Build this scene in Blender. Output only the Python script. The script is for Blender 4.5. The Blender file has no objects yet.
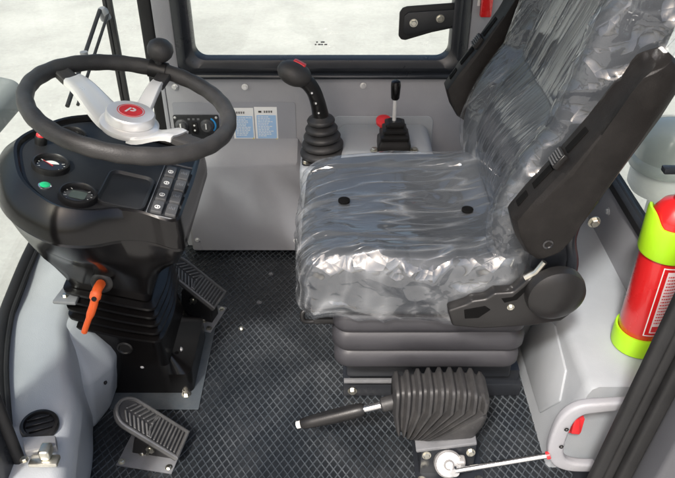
import bpy, bmesh, math, random
from mathutils import Vector, Matrix, noise
R = math.radians
PI = math.pi
random.seed(4)
S = bpy.context.scene
COL = S.collection

# ------------------------------------------------------------------ materials
def nodes(name):
    m = bpy.data.materials.new(name); m.use_nodes = True
    nt = m.node_tree
    for n in list(nt.nodes): nt.nodes.remove(n)
    out = nt.nodes.new('ShaderNodeOutputMaterial')
    return m, nt, out
def N(nt, t, **kw):
    n = nt.nodes.new('ShaderNode' + t)
    for k, v in kw.items():
        if k in n.inputs: n.inputs[k].default_value = v
        else: setattr(n, k, v)
    return n
def pm(name, col, rough=.5, metal=0., var=.15, vscale=9., bump=.12, bscale=260., spec=.5, coat=0., dust=0., dustcol=(.35, .33, .3)):
    """plastic / rubber / paint: slow blotches in tone and gloss, fine grain in the surface, optional dust, which on the floor mat also paints sheen"""
    m, nt, out = nodes(name)
    p = N(nt, 'BsdfPrincipled'); L = nt.links.new
    p.inputs['Metallic'].default_value = metal
    p.inputs['Specular IOR Level'].default_value = spec
    if coat: p.inputs['Coat Weight'].default_value = coat; p.inputs['Coat Roughness'].default_value = .08
    tc = N(nt, 'TexCoord')
    n1 = N(nt, 'TexNoise', Scale=vscale, Detail=6., Roughness=.62); L(tc.outputs['Object'], n1.inputs['Vector'])
    mr = N(nt, 'MapRange'); L(n1.outputs['Fac'], mr.inputs[0])
    mr.inputs[1].default_value = .3; mr.inputs[2].default_value = .7
    mr.inputs[3].default_value = 1 - var; mr.inputs[4].default_value = 1 + var
    mix = N(nt, 'Mix', data_type='RGBA', blend_type='MULTIPLY'); mix.inputs[0].default_value = 1
    mix.inputs[6].default_value = (*col, 1); L(mr.outputs[0], mix.inputs[7])
    base = mix.outputs[2]
    if dust:
        n3 = N(nt, 'TexNoise', Scale=vscale * 2.3, Detail=9., Roughness=.75); L(tc.outputs['Object'], n3.inputs['Vector'])
        d = N(nt, 'MapRange'); L(n3.outputs['Fac'], d.inputs[0])
        d.inputs[1].default_value = .46; d.inputs[2].default_value = .78; d.inputs[3].default_value = 0; d.inputs[4].default_value = dust
        mx = N(nt, 'Mix', data_type='RGBA'); L(d.outputs[0], mx.inputs[0]); L(base, mx.inputs[6]); mx.inputs[7].default_value = (*dustcol, 1)
        base = mx.outputs[2]
    L(base, p.inputs['Base Color'])
    r = N(nt, 'MapRange'); L(n1.outputs['Fac'], r.inputs[0])
    r.inputs[1].default_value = .3; r.inputs[2].default_value = .7
    r.inputs[3].default_value = max(.03, rough * .8); r.inputs[4].default_value = min(1, rough * 1.2)
    L(r.outputs[0], p.inputs['Roughness'])
    if bump:
        n2 = N(nt, 'TexNoise', Scale=bscale, Detail=3.); L(tc.outputs['Object'], n2.inputs['Vector'])
        b = N(nt, 'Bump', Strength=bump, Distance=.002); L(n2.outputs['Fac'], b.inputs['Height']); L(b.outputs[0], p.inputs['Normal'])
    L(p.outputs[0], out.inputs[0])
    return m
def schlick(nt, f0, nrm=None):
    L = nt.links.new
    lw = N(nt, 'LayerWeight'); lw.inputs['Blend'].default_value = .5
    if nrm is not None: L(nrm, lw.inputs['Normal'])
    p = N(nt, 'Math', operation='POWER'); L(lw.outputs['Facing'], p.inputs[0]); p.inputs[1].default_value = 5
    q = N(nt, 'Math', operation='MULTIPLY_ADD'); L(p.outputs[0], q.inputs[0]); q.inputs[1].default_value = 1 - f0; q.inputs[2].default_value = f0
    return q.outputs[0]
def film_mat(name, kind, f0=.09, milk=.08, bstr=.6):
    """thin clear polythene: see-through and glossy; drawn into long sparse creases that scatter a little light"""
    m, nt, out = nodes(name); L = nt.links.new
    tc = N(nt, 'TexCoord'); sp = N(nt, 'SeparateXYZ'); L(tc.outputs['Object'], sp.inputs[0])
    def ma(op, a, b=None, c=None):
        q = N(nt, 'Math', operation=op)
        for i, v in enumerate((a, b, c)):
            if v is None: continue
            if isinstance(v, (int, float)): q.inputs[i].default_value = v
            else: L(v, q.inputs[i])
        return q.outputs[0]
    X, Y, Z = sp.outputs
    if kind == 'cushion': u, w_ = ma('MULTIPLY_ADD', X, -.20, Y), ma('MULTIPLY', X, .16)
    else: u, w_ = ma('MULTIPLY_ADD', Z, .36, Y), ma('MULTIPLY', Z, .07)
    cb = N(nt, 'CombineXYZ'); L(u, cb.inputs[0]); L(w_, cb.inputs[1])
    def crease(vec, sc_, k, pw, det=1., dist=.0):
        n = N(nt, 'TexNoise', Scale=sc_, Detail=det, Roughness=.5, Distortion=dist); L(vec, n.inputs['Vector'])
        r = ma('SUBTRACT', 1., ma('MULTIPLY', ma('ABSOLUTE', ma('SUBTRACT', n.outputs['Fac'], .5)), k))
        return ma('POWER', ma('MAXIMUM', r, 0.), pw)
    c1 = crease(cb.outputs[0], 20., 8., 5.); c2 = crease(cb.outputs[0], 50., 7., 5.)
    gate = N(nt, 'TexNoise', Scale=7., Detail=2.); L(tc.outputs['Object'], gate.inputs['Vector'])
    gt = N(nt, 'MapRange'); L(gate.outputs['Fac'], gt.inputs[0]); gt.inputs[1].default_value = .40; gt.inputs[2].default_value = .62
    g2 = N(nt, 'TexNoise', Scale=9., Detail=1.); gv = N(nt, 'Mapping'); gv.inputs['Location'].default_value = (3.1, 1.7, .4); L(tc.outputs['Object'], gv.inputs['Vector']); L(gv.outputs[0], g2.inputs['Vector'])
    gt2 = N(nt, 'MapRange'); L(g2.outputs['Fac'], gt2.inputs[0]); gt2.inputs[1].default_value = .42; gt2.inputs[2].default_value = .60; gt2.inputs[3].default_value = .12
    lines = ma('ADD', ma('MULTIPLY', c1, gt2.outputs[0]), ma('MULTIPLY', ma('MULTIPLY', c2, gt.outputs[0]), .32))
    dn = N(nt, 'TexNoise', Scale=6., Detail=2.); L(tc.outputs['Object'], dn.inputs['Vector'])
    dv_ = N(nt, 'VectorMath', operation='MULTIPLY_ADD'); L(dn.outputs['Color'], dv_.inputs[0]); dv_.inputs[1].default_value = (.12, .12, .12); L(tc.outputs['Object'], dv_.inputs[2])
    def facet(sc_):
        v_ = N(nt, 'TexVoronoi', Scale=sc_); L(dv_.outputs[0], v_.inputs['Vector']); return v_.outputs['Distance']
    crk = ma('ADD', ma('MULTIPLY', facet(15.), 4.2), ma('MULTIPLY', facet(40.), .7))
    ge = N(nt, 'NewGeometry'); sn = N(nt, 'SeparateXYZ'); L(ge.outputs['Normal'], sn.inputs[0])
    sd = N(nt, 'MapRange'); L(ma('MULTIPLY', sn.outputs[1], -1.), sd.inputs[0]); sd.inputs[1].default_value = .35; sd.inputs[2].default_value = .75
    hm_ = N(nt, 'Mix'); L(sd.outputs[0], hm_.inputs[0]); L(lines, hm_.inputs[2]); L(crk, hm_.inputs[3])
    H = hm_.outputs[0]
    b = N(nt, 'Bump', Strength=bstr, Distance=.006); L(H, b.inputs['Height'])
    t = N(nt, 'BsdfTransparent'); t.inputs[0].default_value = (.93, .94, .95, 1)
    g = N(nt, 'BsdfGlossy', Roughness=.065); L(b.outputs[0], g.inputs['Normal']); g.inputs[0].default_value = (.97, .98, 1, 1)
    d = N(nt, 'BsdfDiffuse'); d.inputs[0].default_value = (.80, .83, .86, 1)
    fr = schlick(nt, f0, b.outputs[0])
    wf_ = ma('MULTIPLY_ADD', lines, milk * 5.0, milk)
    m1 = N(nt, 'MixShader'); L(wf_, m1.inputs[0]); L(t.outputs[0], m1.inputs[1]); L(d.outputs[0], m1.inputs[2])
    m2 = N(nt, 'MixShader'); L(fr, m2.inputs[0]); L(m1.outputs[0], m2.inputs[1]); L(g.outputs[0], m2.inputs[2])
    L(m2.outputs[0], out.inputs[0])
    return m
def glass_mat(name, tint=(.93, .96, .94), ior=1.35):
    m, nt, out = nodes(name); L = nt.links.new
    t = N(nt, 'BsdfTransparent'); t.inputs[0].default_value = (*tint, 1)
    g = N(nt, 'BsdfGlossy', Roughness=.02); f = schlick(nt, .03)
    mx = N(nt, 'MixShader'); L(f, mx.inputs[0]); L(t.outputs[0], mx.inputs[1]); L(g.outputs[0], mx.inputs[2])
    L(mx.outputs[0], out.inputs[0]); return m
def ground_mat():
    m, nt, out = nodes('concrete'); L = nt.links.new
    p = N(nt, 'BsdfPrincipled', Roughness=.85); tc = N(nt, 'TexCoord')
    n = N(nt, 'TexNoise', Scale=.5, Detail=8., Roughness=.7); L(tc.outputs['Object'], n.inputs['Vector'])
    cr = N(nt, 'ValToRGB'); L(n.outputs['Fac'], cr.inputs[0])
    cr.color_ramp.elements[0].position = .34; cr.color_ramp.elements[0].color = (.33, .325, .300, 1)
    cr.color_ramp.elements[1].position = .66; cr.color_ramp.elements[1].color = (.52, .513, .475, 1)
    n2 = N(nt, 'TexNoise', Scale=26., Detail=6., Roughness=.8); L(tc.outputs['Object'], n2.inputs['Vector'])
    mr = N(nt, 'MapRange'); L(n2.outputs['Fac'], mr.inputs[0]); mr.inputs[1].default_value = .3; mr.inputs[2].default_value = .7
    mr.inputs[3].default_value = .88; mr.inputs[4].default_value = 1.08
    mx = N(nt, 'Mix', data_type='RGBA', blend_type='MULTIPLY'); mx.inputs[0].default_value = 1
    L(cr.outputs[0], mx.inputs[6]); L(mr.outputs[0], mx.inputs[7]); L(mx.outputs[2], p.inputs['Base Color'])
    b = N(nt, 'Bump', Strength=.3, Distance=.01); L(n2.outputs['Fac'], b.inputs['Height']); L(b.outputs[0], p.inputs['Normal'])
    L(p.outputs[0], out.inputs[0]); return m

M = dict(
    black=pm('black_plastic', (.012, .0115, .0115), .36, var=.2, bump=.10, bscale=420, spec=.4),
    console=pm('black_moulding', (.005, .0045, .0045), .22, var=.05, vscale=3, bump=.02, bscale=300, spec=.42),
    panelblk=pm('instrument_black', (.020, .021, .023), .45, spec=.4, bump=.1, bscale=500),
    arm=pm('armrest_black', (.008, .007, .0065), .46, var=.2, bump=.25, bscale=380, dust=.02, spec=.22),
    rubber=pm('rubber', (.015, .015, .0155), .6, spec=.35, var=.2, bump=.15, bscale=180),
    wheel=pm('wheel_grip', (.030, .0285, .0275), .52, var=.18, bump=.3, bscale=420, dust=.05),
    boot=pm('boot_rubber', (.026, .0255, .026), .5, var=.2, bump=.15, bscale=160, dust=.08),
    susp=pm('bellows_grey', (.036, .0355, .040), .48, var=.1, bump=.1, bscale=160),
    mat=pm('floor_rubber', (.009, .0108, .013), .38, var=.3, vscale=3, bump=.25, bscale=240, spec=.6, dust=.16, dustcol=(.2, .21, .22)),  # bluish dust patches also paint some sheen on the rubber
    matrib=pm('floor_ridge_sheen', (.040, .047, .054), .24, var=.5, vscale=2.6, bump=.15, bscale=200, spec=.7, dust=.36, dustcol=(.25, .26, .27)),  # paler blue ridges, with their dust, also paint the floor's sheen
    grey=pm('panel_grey', (.285, .287, .305), .44, var=.07, vscale=6, bump=.2, bscale=480, dust=.09, dustcol=(.36, .35, .34)),
    greyb=pm('panel_grey_cool', (.345, .365, .385), .42, var=.07, vscale=6, bump=.2, bscale=480, dust=.08, dustcol=(.42, .41, .39)),
    greysky=pm('panel_grey_skylit', (.285, .292, .318), .44, var=.05, vscale=4, bump=.12, bscale=420, dust=.05),  # bluer grey that holds the sky reflection of the cover's slope
    greyd=pm('panel_grey_dark', (.21, .205, .215), .46, var=.06, vscale=4, bump=.12, bscale=420),
    postd=pm('post_dark', (.075, .077, .085), .5, var=.06, vscale=4, bump=.12, bscale=420),
    frame=pm('frame_black', (.016, .018, .022), .30, var=.08, bump=.03),
    seat=pm('seat_vinyl', (.028, .032, .038), .55, var=.12, bump=.2, bscale=300),
    steel=pm('zinc_steel', (.62, .60, .52), .32, 1., var=.2, vscale=40, bump=.05),
    plate=pm('grey_steel_plate', (.20, .205, .215), .45, .35, var=.2, vscale=14, bump=.1, dust=.15),
    flange=pm('flange_paint', (.075, .088, .098), .4, .2, var=.2, vscale=14, bump=.1, dust=.12),
    shade_button=pm('shade_button_black', (.003, .003, .003), .8, var=0, bump=0, spec=.1),  # flat black painting the shade inside slots and recesses; also colours the buttons
    alu=pm('brushed_silver', (.80, .795, .78), .34, .5, var=0, bump=0),
    chrome=pm('chrome', (.85, .85, .86), .12, 1., var=.03, bump=0),
    castalu=pm('cast_aluminium', (.50, .49, .48), .42, .6, var=.12, vscale=30, bump=.15),
    tread=pm('pedal_tread', (.15, .15, .148), .40, .5, var=.25, vscale=20, bump=.15, dust=.25),
    treadb=pm('pedal_rubber', (.032, .032, .033), .5, bump=.15, dust=.1),
    white=pm('white_plastic', (.7, .7, .68), .4, var=.04, bump=.03),
    paper=pm('white_paper', (.8, .8, .78), .5, var=.03, bump=.02),
    blue=pm('print_blue', (.34, .52, .75), .5, var=.05, bump=.0),
    ink=pm('print_dark', (.05, .045, .04), .5, bump=0),
    yellow=pm('print_yellow', (.75, .6, .1), .5, bump=0),
    red=pm('red_paint', (.54, .014, .015), .28, var=.04, bump=.02, coat=.5),
    redp=pm('red_plastic', (.62, .03, .035), .35, var=.05, bump=.03),
    lime=pm('lime_rubber', (.36, .66, .014), .42, var=.05, bump=.06),
    green=pm('green_lens', (.02, .55, .22), .2, bump=0, coat=.6),
    orange=pm('orange_plastic', (.85, .13, .025), .38, var=.06, bump=.05),
    pink=pm('label_pale', (.80, .66, .66), .45, bump=0),
    cblue=pm('print_cyan', (.03, .3, .68), .4, bump=0),
    icon=pm('icon_white', (.72, .72, .70), .45, bump=0),
    rocker=pm('rocker_grey', (.075, .076, .078), .38, bump=.08),
    lcd=pm('lcd_green', (.085, .115, .10), .25, bump=0),
    dial=pm('dial_black', (.012, .012, .013), .3, bump=0, coat=.7),
    lampw=pm('lamp_white', (.72, .72, .68), .35, var=.08, bump=.05),
    lampg=pm('lamp_grey', (.38, .41, .38), .18, var=.1, bump=.02, coat=.5),
    hood=pm('mudguard_grey', (.26, .275, .26), .5, var=.08, bump=.1),
    film=film_mat('clear_film_cushion', 'cushion', .09, .028, .55),
    filmb=film_mat('clear_film_back', 'back', .06, .018, .6),
    glass=glass_mat('window_glass'),
    ground=ground_mat(),
)

# ------------------------------------------------------------------ scene graph helpers
ORG = {}                                   # world origin of every object
def thing(name, loc, label, cat, group=None):
    o = bpy.data.objects.new(name, None); COL.objects.link(o); o.location = loc; o.empty_display_size = .05
    ORG[o.name] = Vector(loc); o['label'] = label; o['category'] = cat
    if group: o['group'] = group
    return o
class B:
    """collects shapes given in world coordinates and links them as ONE mesh object"""
    def __init__(s): s.bm = bmesh.new(); s.mi = 0
    def _mi(s, faces):
        for f in faces: f.material_index = s.mi
    def face(s, pts):
        f = s.bm.faces.new([s.bm.verts.new(p) for p in pts]); f.material_index = s.mi; return s
    def loft(s, rings, cap0=True, cap1=True, closed=True, wrap=False):
        V = [[s.bm.verts.new(p) for p in r] for r in rings]; n = len(rings[0]); fs = []
        rr = list(zip(V, V[1:])) + ([(V[-1], V[0])] if wrap else [])
        for a, b in rr:
            for i in range(n if closed else n - 1):
                j = (i + 1) % n
                fs.append(s.bm.faces.new((a[i], a[j], b[j], b[i])))
        if cap0 and closed and not wrap: fs.append(s.bm.faces.new(V[0][::-1]))
        if cap1 and closed and not wrap: fs.append(s.bm.faces.new(V[-1]))
        s._mi(fs); return s
    def box(s, lo, hi, bev=0., seg=2, mtx=None):
        t = bmesh.new(); bmesh.ops.create_cube(t, size=1)
        c = [(a + b) / 2 for a, b in zip(lo, hi)]; d = [b - a for a, b in zip(lo, hi)]
        for v in t.verts: v.co = Vector([v.co[i] * d[i] + c[i] for i in range(3)])
        if bev: bmesh.ops.bevel(t, geom=t.edges[:], offset=bev, segments=seg, profile=.5, affect='EDGES')
        if mtx is not None: bmesh.ops.transform(t, matrix=mtx, verts=t.verts)
        return s.join(t)
    def join(s, t):
        mp = {}
        for v in t.verts: mp[v] = s.bm.verts.new(v.co)
        for f in t.faces:
            try: g = s.bm.faces.new([mp[v] for v in f.verts]); g.material_index = s.mi
            except ValueError: pass
        t.free(); return s
    def prism(s, pts, ax, bev=0., seg=2):
        """pts: outline in 3-D (planar), ax: extrusion vector"""
        t = bmesh.new(); a = [t.verts.new(p) for p in pts]
        f = t.faces.new(a); r = bmesh.ops.extrude_face_region(t, geom=[f])
        vs = [g for g in r['geom'] if isinstance(g, bmesh.types.BMVert)]
        bmesh.ops.translate(t, vec=ax, verts=vs)
        bmesh.ops.recalc_face_normals(t, faces=t.faces[:])
        if bev:
            es = [e for e in t.edges if e.is_manifold and e.calc_face_angle(0) > R(20)]
            bmesh.ops.bevel(t, geom=es, offset=bev, segments=seg, profile=.5, affect='EDGES')
        return s.join(t)
    def lathe(s, prof, org, axis, n=32, cap=True):
        z = Vector(axis).normalized(); x = z.orthogonal().normalized(); y = z.cross(x); o = Vector(org)
        rings = [[o + z * h + (x * math.cos(2 * PI * i / n) + y * math.sin(2 * PI * i / n)) * max(r, 1e-4) for i in range(n)] for r, h in prof]
        return s.loft(rings, cap, cap)
    def cyl(s, p0, p1, r, r1=None, n=20, bev=.0):
        p0, p1 = Vector(p0), Vector(p1); L = (p1 - p0).length; r1 = r if r1 is None else r1
        pr = [(r, 0), (r1, L)] if not bev else [(r - bev, 0), (r - bev * .3, bev * .3), (r, bev), (r1, L - bev), (r1 - bev * .3, L - bev * .3), (r1 - bev, L)]
        return s.lathe(pr, p0, p1 - p0, n)
    def tube(s, path, r, n=12, closed=False, flat=None):
        P = [Vector(p) for p in path]; m = len(P); rings = []
        up = None
        for i in range(m):
            a = P[(i - 1) % m] if closed or i > 0 else P[i]; b = P[(i + 1) % m] if closed or i < m - 1 else P[i]
            t = (b - a).normalized()
            if up is None: up = t.orthogonal().normalized()
            up = (up - t * up.dot(t)).normalized(); w = t.cross(up)
            rad = r[i] if isinstance(r, (list, tuple)) else r
            rings.append([P[i] + (up * math.cos(2 * PI * k / n) + w * math.sin(2 * PI * k / n)) * rad for k in range(n)])
        return s.loft(rings, True, True, True, closed)
    def ball(s, c, r, n=20, m=12):
        r = (r, r, r) if not isinstance(r, (tuple, list)) else r; c = Vector(c)
        rings = []
        for j in range(m + 1):
            a = -PI / 2 + PI * j / m
            rr = max(math.cos(a), .01)
            rings.append([c + Vector((r[0] * rr * math.cos(2 * PI * i / n), r[1] * rr * math.sin(2 * PI * i / n), r[2] * math.sin(a))) for i in range(n)])
        return s.loft(rings)
    def xf(s, mtx): bmesh.ops.transform(s.bm, matrix=mtx, verts=s.bm.verts); return s
    def build(s, name, mats, parent=None, ang=38, label=None, cat=None, kind=None, group=None, flat=False):
        bm = s.bm
        bmesh.ops.recalc_face_normals(bm, faces=bm.faces[:])
        for e in bm.edges:
            e.smooth = not (len(e.link_faces) == 2 and e.calc_face_angle(0) > R(ang))
        for f in bm.faces: f.smooth = not flat
        if parent is not None: o0 = ORG[parent.name]
        else:
            xs = [v.co for v in bm.verts]
            o0 = Vector(((min(v.x for v in xs) + max(v.x for v in xs)) / 2, (min(v.y for v in xs) + max(v.y for v in xs)) / 2, min(v.z for v in xs)))
        bmesh.ops.translate(bm, vec=-o0, verts=bm.verts)
        me = bpy.data.meshes.new(name); bm.to_mesh(me); bm.free()
        for mt in (mats if isinstance(mats, (list, tuple)) else [mats]): me.materials.append(mt)
        o = bpy.data.objects.new(name, me); COL.objects.link(o)
        if parent is not None: o.parent = parent
        else: o.location = o0
        ORG[o.name] = Vector(o0)
        if label: o['label'] = label
        if cat: o['category'] = cat
        if kind: o['kind'] = kind
        if group: o['group'] = group
        return o
_screw = {}
def screw(parent, pos, nrm=(0, 0, 1), r=.006, mat='steel', name='bolt'):
    key = (r, mat, name)
    pos = Vector(pos)
    if key not in _screw:
        b = B(); b.lathe([(r * 1.35, 0), (r * 1.35, r * .22)], (0, 0, 0), (0, 0, 1), 18)
        b.lathe([(r, r * .2), (r, r * .75), (r * .8, r * .95)], (0, 0, 0), (0, 0, 1), 6)
        b.bm.verts.ensure_lookup_table()
        me = bpy.data.meshes.new(name); 
        for f in b.bm.faces: f.smooth = False
        b.bm.to_mesh(me); b.bm.free(); me.materials.append(M[mat]); _screw[key] = me
    o = bpy.data.objects.new(name, _screw[key]); COL.objects.link(o); o.parent = parent
    q = Vector((0, 0, 1)).rotation_difference(Vector(nrm).normalized())
    o.matrix_local = Matrix.Translation(pos - ORG[parent.name]) @ q.to_matrix().to_4x4() @ Matrix.Rotation(pos.x * 37, 4, 'Z')
    ORG[o.name] = pos
    return o
def smooth_path(P, k=6):
    P = [Vector(p) for p in P]; out = []
    for i in range(len(P) - 1):
        p0, p1, p2, p3 = P[max(i - 1, 0)], P[i], P[i + 1], P[min(i + 2, len(P) - 1)]
        for j in range(k):
            t = j / k
            out.append(.5 * ((2 * p1) + (p2 - p0) * t + (2 * p0 - 5 * p1 + 4 * p2 - p3) * t * t + (3 * p1 - p0 - 3 * p2 + p3) * t ** 3))
    out.append(P[-1]); return out
def rrect(w, h, r, n=6):
    """rounded rectangle outline, centred"""
    o = []
    for cx, cy, a in ((w / 2 - r, h / 2 - r, 0), (-w / 2 + r, h / 2 - r, 90), (-w / 2 + r, -h / 2 + r, 180), (w / 2 - r, -h / 2 + r, 270)):
        for k in range(n + 1):
            t = R(a + 90 * k / n); o.append((cx + r * math.cos(t), cy + r * math.sin(t)))
    return o
def softbox(size, r, n, f=None, mk=5):
    """box with rounded edges as a dense grid; f deforms every point"""
    hx, hy, hz = [d / 2 for d in size]; bm = bmesh.new()
    bmesh.ops.create_cube(bm, size=2)
    t = bmesh.new(); cache = {}
    def vert(p):
        k = tuple(round(c, 5) for c in p)
        if k not in cache:
            q = Vector((p[0] * hx, p[1] * hy, p[2] * hz))
            c = Vector([max(-(h - r), min(h - r, a)) for a, h in zip(q, (hx, hy, hz))])
            d = q - c
            if d.length > 1e-9: q = c + d.normalized() * r
            cache[k] = t.verts.new(f(q) if f else q)
        return cache[k]
    # non-uniform grid lines: denser in the rounded margins
    def lines(h, cnt):
        e = r / h; 
        L = [-1 + e * (k / mk) for k in range(mk)]
        m = max(2, int(cnt * (1 - e)))
        L += [-1 + e + (2 - 2 * e) * k / m for k in range(m + 1)]
        L += [1 - e + e * (k + 1) / mk for k in range(mk)]
        return L
    G = [lines(h, int(c)) for h, c in zip((hx, hy, hz), n)]
    for a in range(3):
        b, c = (a + 1) % 3, (a + 2) % 3
        for sgn in (-1, 1):
            for i in range(len(G[b]) - 1):
                for j in range(len(G[c]) - 1):
                    q = []
                    for ii, jj in ((i, j), (i + 1, j), (i + 1, j + 1), (i, j + 1)):
                        p = [0, 0, 0]; p[a] = sgn; p[b] = G[b][ii]; p[c] = G[c][jj]; q.append(vert(p))
                    if sgn < 0: q.reverse()
                    t.faces.new(q)
    bm.free()
    return t
def lerp(a, b, t): return a + (b - a) * t
def sstep(a, b, x):
    t = max(0, min(1, (x - a) / (b - a))); return t * t * (3 - 2 * t)

# ------------------------------------------------------------------ the setting outside
b = B(); b.face([(-60, -60, -1), (60, -60, -1), (60, 60, -1), (-60, 60, -1)])
b.build('ground', M['ground'], kind='structure')
b = B(); t_ = softbox((.46, .30, .085), .03, (8, 8, 4), lambda p: Vector((p[0], p[1], p[2] - 1.1 * (p[0] - .05) ** 2))); bmesh.ops.transform(t_, matrix=Matrix.Translation((-1.185, 1.92, .535)), verts=t_.verts); b.join(t_)
b.box((-1.37, 1.92, -.5), (-1.29, 1.99, .49), .02)
b.build('mudguard', M['hood'], label='dull grey rounded mudguard outside, beyond the front window behind the steering wheel', cat='mudguard')

# ------------------------------------------------------------------ the cab shell
cab = thing('cab', (0, 1.45, 0), 'grey moulded loader cab with black window frames around the seat', 'cab')
b = B(); b.box((-.76, .86, -.06), (.78, 2.0, -.002), .0); b.build('floor_plate', M['frame'], cab)
# far side wall
b = B()
b.box((-.50, 1.96, 0), (.72, 2.0, .597), .004)
far = b.build('side_wall', M['grey'], cab)
b = B(); b.prism([(x - .305, 1.9592, y + .447) for x, y in rrect(.362, .142, .008)], (0, -.0008, 0)); b.build('skylit_plate', M['greysky'], far)  # added plate; its bluish tone paints sky reflected on the cover's sloping top
b = B(); b.prism([(x * 1 + .135, 1.958, y + .375) for x, y in rrect(.30, .20, .02)], (0, -.0035, 0), .0015, 1)
b.build('raised_panel', M['greyb'], far)
for x, z in ((-.268, .566), (.074, .570), (.33, .570), (.405, .335), (-.47, .566)): screw(far, (x, 1.958, z), (0, -1, 0), .007, 'alu', 'screw')
# lower cover standing proud of the side wall
b = B()
ring = lambda y, g, zt: [(x, y, z) for x, z in ((-.475 + g, .024), (-.105 - g, .024), (-.085 - g, .12), (-.085 - g, zt - .06), (-.12 - g, zt), (-.40 + g, zt), (-.475 + g, zt - .03))]
b.loft([ring(1.9585, 0, .40), ring(1.935, 0, .385), ring(1.912, .002, .345), ring(1.906, .006, .335), ring(1.902, .012, .328)])
cov = b.build('lower_cover', M['grey'], cab, ang=28)
for x, z in ((-.452, .065), (-.135, .062)): screw(cov, (x, 1.902, z), (0, -1, 0), .006, 'alu', 'screw')
# joystick pedestal and the lever console, both moulded into the side wall
b = B(); b.box((-.105, 1.725, -.001), (.030, 1.957, .425), .016, 3); b.build('pedestal', M['greyb'], cab)
b = B(); t_ = softbox((.27, .215, .47), .03, (4, 4, 4)); bmesh.ops.translate(t_, vec=(.135, 1.852, .222), verts=t_.verts); b.join(t_)
b.build('lever_console', M['greyb'], cab)
# black rail under the window, frame, pane
b = B(); b.prism([(0, y, z) for y, z in ((1.936, .597), (1.934, .604), (1.938, .611), (1.95, .6135), (2.0, .6135), (2.0, .597))], (1, 0, 0), .003); b.xf(Matrix.Translation((-.505, 0, 0)) @ Matrix.Diagonal((.955, 1, 1, 1)))
b.build('sill_rail', M['frame'], cab)
b = B()
zc, hh = 1.062, .90
def wring(w, h, r, y, dz=0): return [(x - .045, y, z + zc + dz) for x, z in rrect(w, h, r, 8)]
b.loft([wring(.815, hh, .03, 1.995), wring(.815, hh, .03, 1.952), wring(.80, hh - .015, .03, 1.946), wring(.765, hh - .03, .035, 1.946), wring(.75, hh - .05, .04, 1.955), wring(.725, hh - .066, .036, 1.960), wring(.718, hh - .072, .034, 1.97), wring(.718, hh - .072, .034, 1.995)], wrap=True)
wf = b.build('window_frame', M['frame'], cab)
b = B(); b.box((-.41, 1.976, .64), (.32, 1.981, 1.47)); b.build('pane', M['glass'], wf)
b = B()
for row, xs in ((.691, (-.060, -.047, -.041)), (.684, (-.064, -.055, -.046, -.037))):
    for k, x in enumerate(xs): b.box((x, 1.9742, row), (x + (.008 if k % 2 else .005), 1.975, row + .0035))
b.build('glass_mark', M['rocker'], wf)
# front corner post and its seals, rear post
b = B(); b.box((-.505, 1.955, .60), (-.452, 2.0, 1.5), .006); b.box((-.512, 1.958, -.001), (-.5005, 2.0, .60), .002); post = b.build('front_post', M['grey'], cab)
b = B(); b.box((-.545, 1.962, .20), (-.506, 2.012, 1.5), .01, 3); b.build('front_seal', M['rubber'], post)
b = B(); b.box((.363, 1.957, .608), (.455, 2.0, 1.5), .008); post = b.build('rear_post', M['grey'], cab)
b = B(); b.box((.456, 1.965, .608), (.50, 2.0, 1.5), .008); b.build('rear_seal', M['rubber'], post)
# front glass, its low wall and seal
FP = [(-.53, 1.985), (-.64, 1.90), (-.72, 1.74), (-.75, 1.50), (-.755, 1.30), (-.745, 1.21), (-.705, 1.08), (-.645, .935)]
fz = [.36, .36, .357, .35, .315, .302, .30, .295]
pth = smooth_path([(x, y, z) for (x, y), z in zip(FP, fz)], 6)
b = B(); b.loft([[(p.x, p.y, -.05), (p.x, p.y, p.z), (p.x - .02, p.y + .004, p.z), (p.x - .02, p.y + .004, -.05)] for p in pth])
b.build('front_wall', M['frame'], cab)
b = B(); b.tube([(p.x - .006, p.y, p.z + .008) for p in pth], .016, 12); b.tube([(p.x + .012, p.y - .002, p.z + .014) for p in pth], .006, 8)
b.build('windscreen_seal', M['rubber'], cab)
b = B(); b.loft([[(p.x - .012, p.y, p.z + .01), (p.x - .012, p.y, 1.5), (p.x - .017, p.y + .002, 1.5), (p.x - .017, p.y + .002, p.z + .01)] for p in pth])
b.build('windscreen', M['glass'], cab)
# left inner moulding (foot side): section swept along y
secs = [  # y, outer x, ledge z, shoulder x, foot x
    (.77, -.60, .275, -.49, -.55), (.86, -.62, .285, -.515, -.556), (.95, -.66, .297, -.532, -.560), (1.03, -.69, .30, -.548, -.564), (1.10, -.715, .30, -.578, -.576), (1.17, -.735, .300, -.600, -.596),
    (1.23, -.742, .303, -.622, -.605), (1.275, -.745, .306, -.628, -.61), (1.315, -.748, .31, -.632, -.61), (1.36, -.748, .32, -.64, -.61), (1.45, -.748, .345, -.655, -.60), (1.55, -.747, .35, -.68, -.64)]
keyp = [smooth_path([(s[k], s[0], 0) for s in secs], 5) for k in (1, 3, 4)]; keyz = smooth_path([(s[2], s[0], 0) for s in secs], 5)
rings = []
for o_, sh, ft, zz in zip(*keyp, keyz):
    y = o_.y; z = zz.x; ox, sx, fx = o_.x, sh.x, ft.x
    lobe = 0
    pr = [(ox, z - .02), (ox + .004, z + .006), (ox + .02, z + .004), (lerp(ox, sx, .5), z - .002), (sx - .022, z), (sx - .006, z - .006 + lobe * .004), (sx + .006, z - .02), (sx + .013 + .02 * lobe, z - .06), (fx + .004 + .012 * lobe, .14), (fx + .006, .05), (fx, .012), (fx - .004, .001)]
    rings.append([(x, y, zq) for x, zq in pr])
b = B(); b.loft(rings, closed=False)
fm = b.build('foot_side_moulding', M['greyb'], cab, ang=60)
b = B()
def srow(z, P): return [(x, y, z) for x, y in P]
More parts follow.
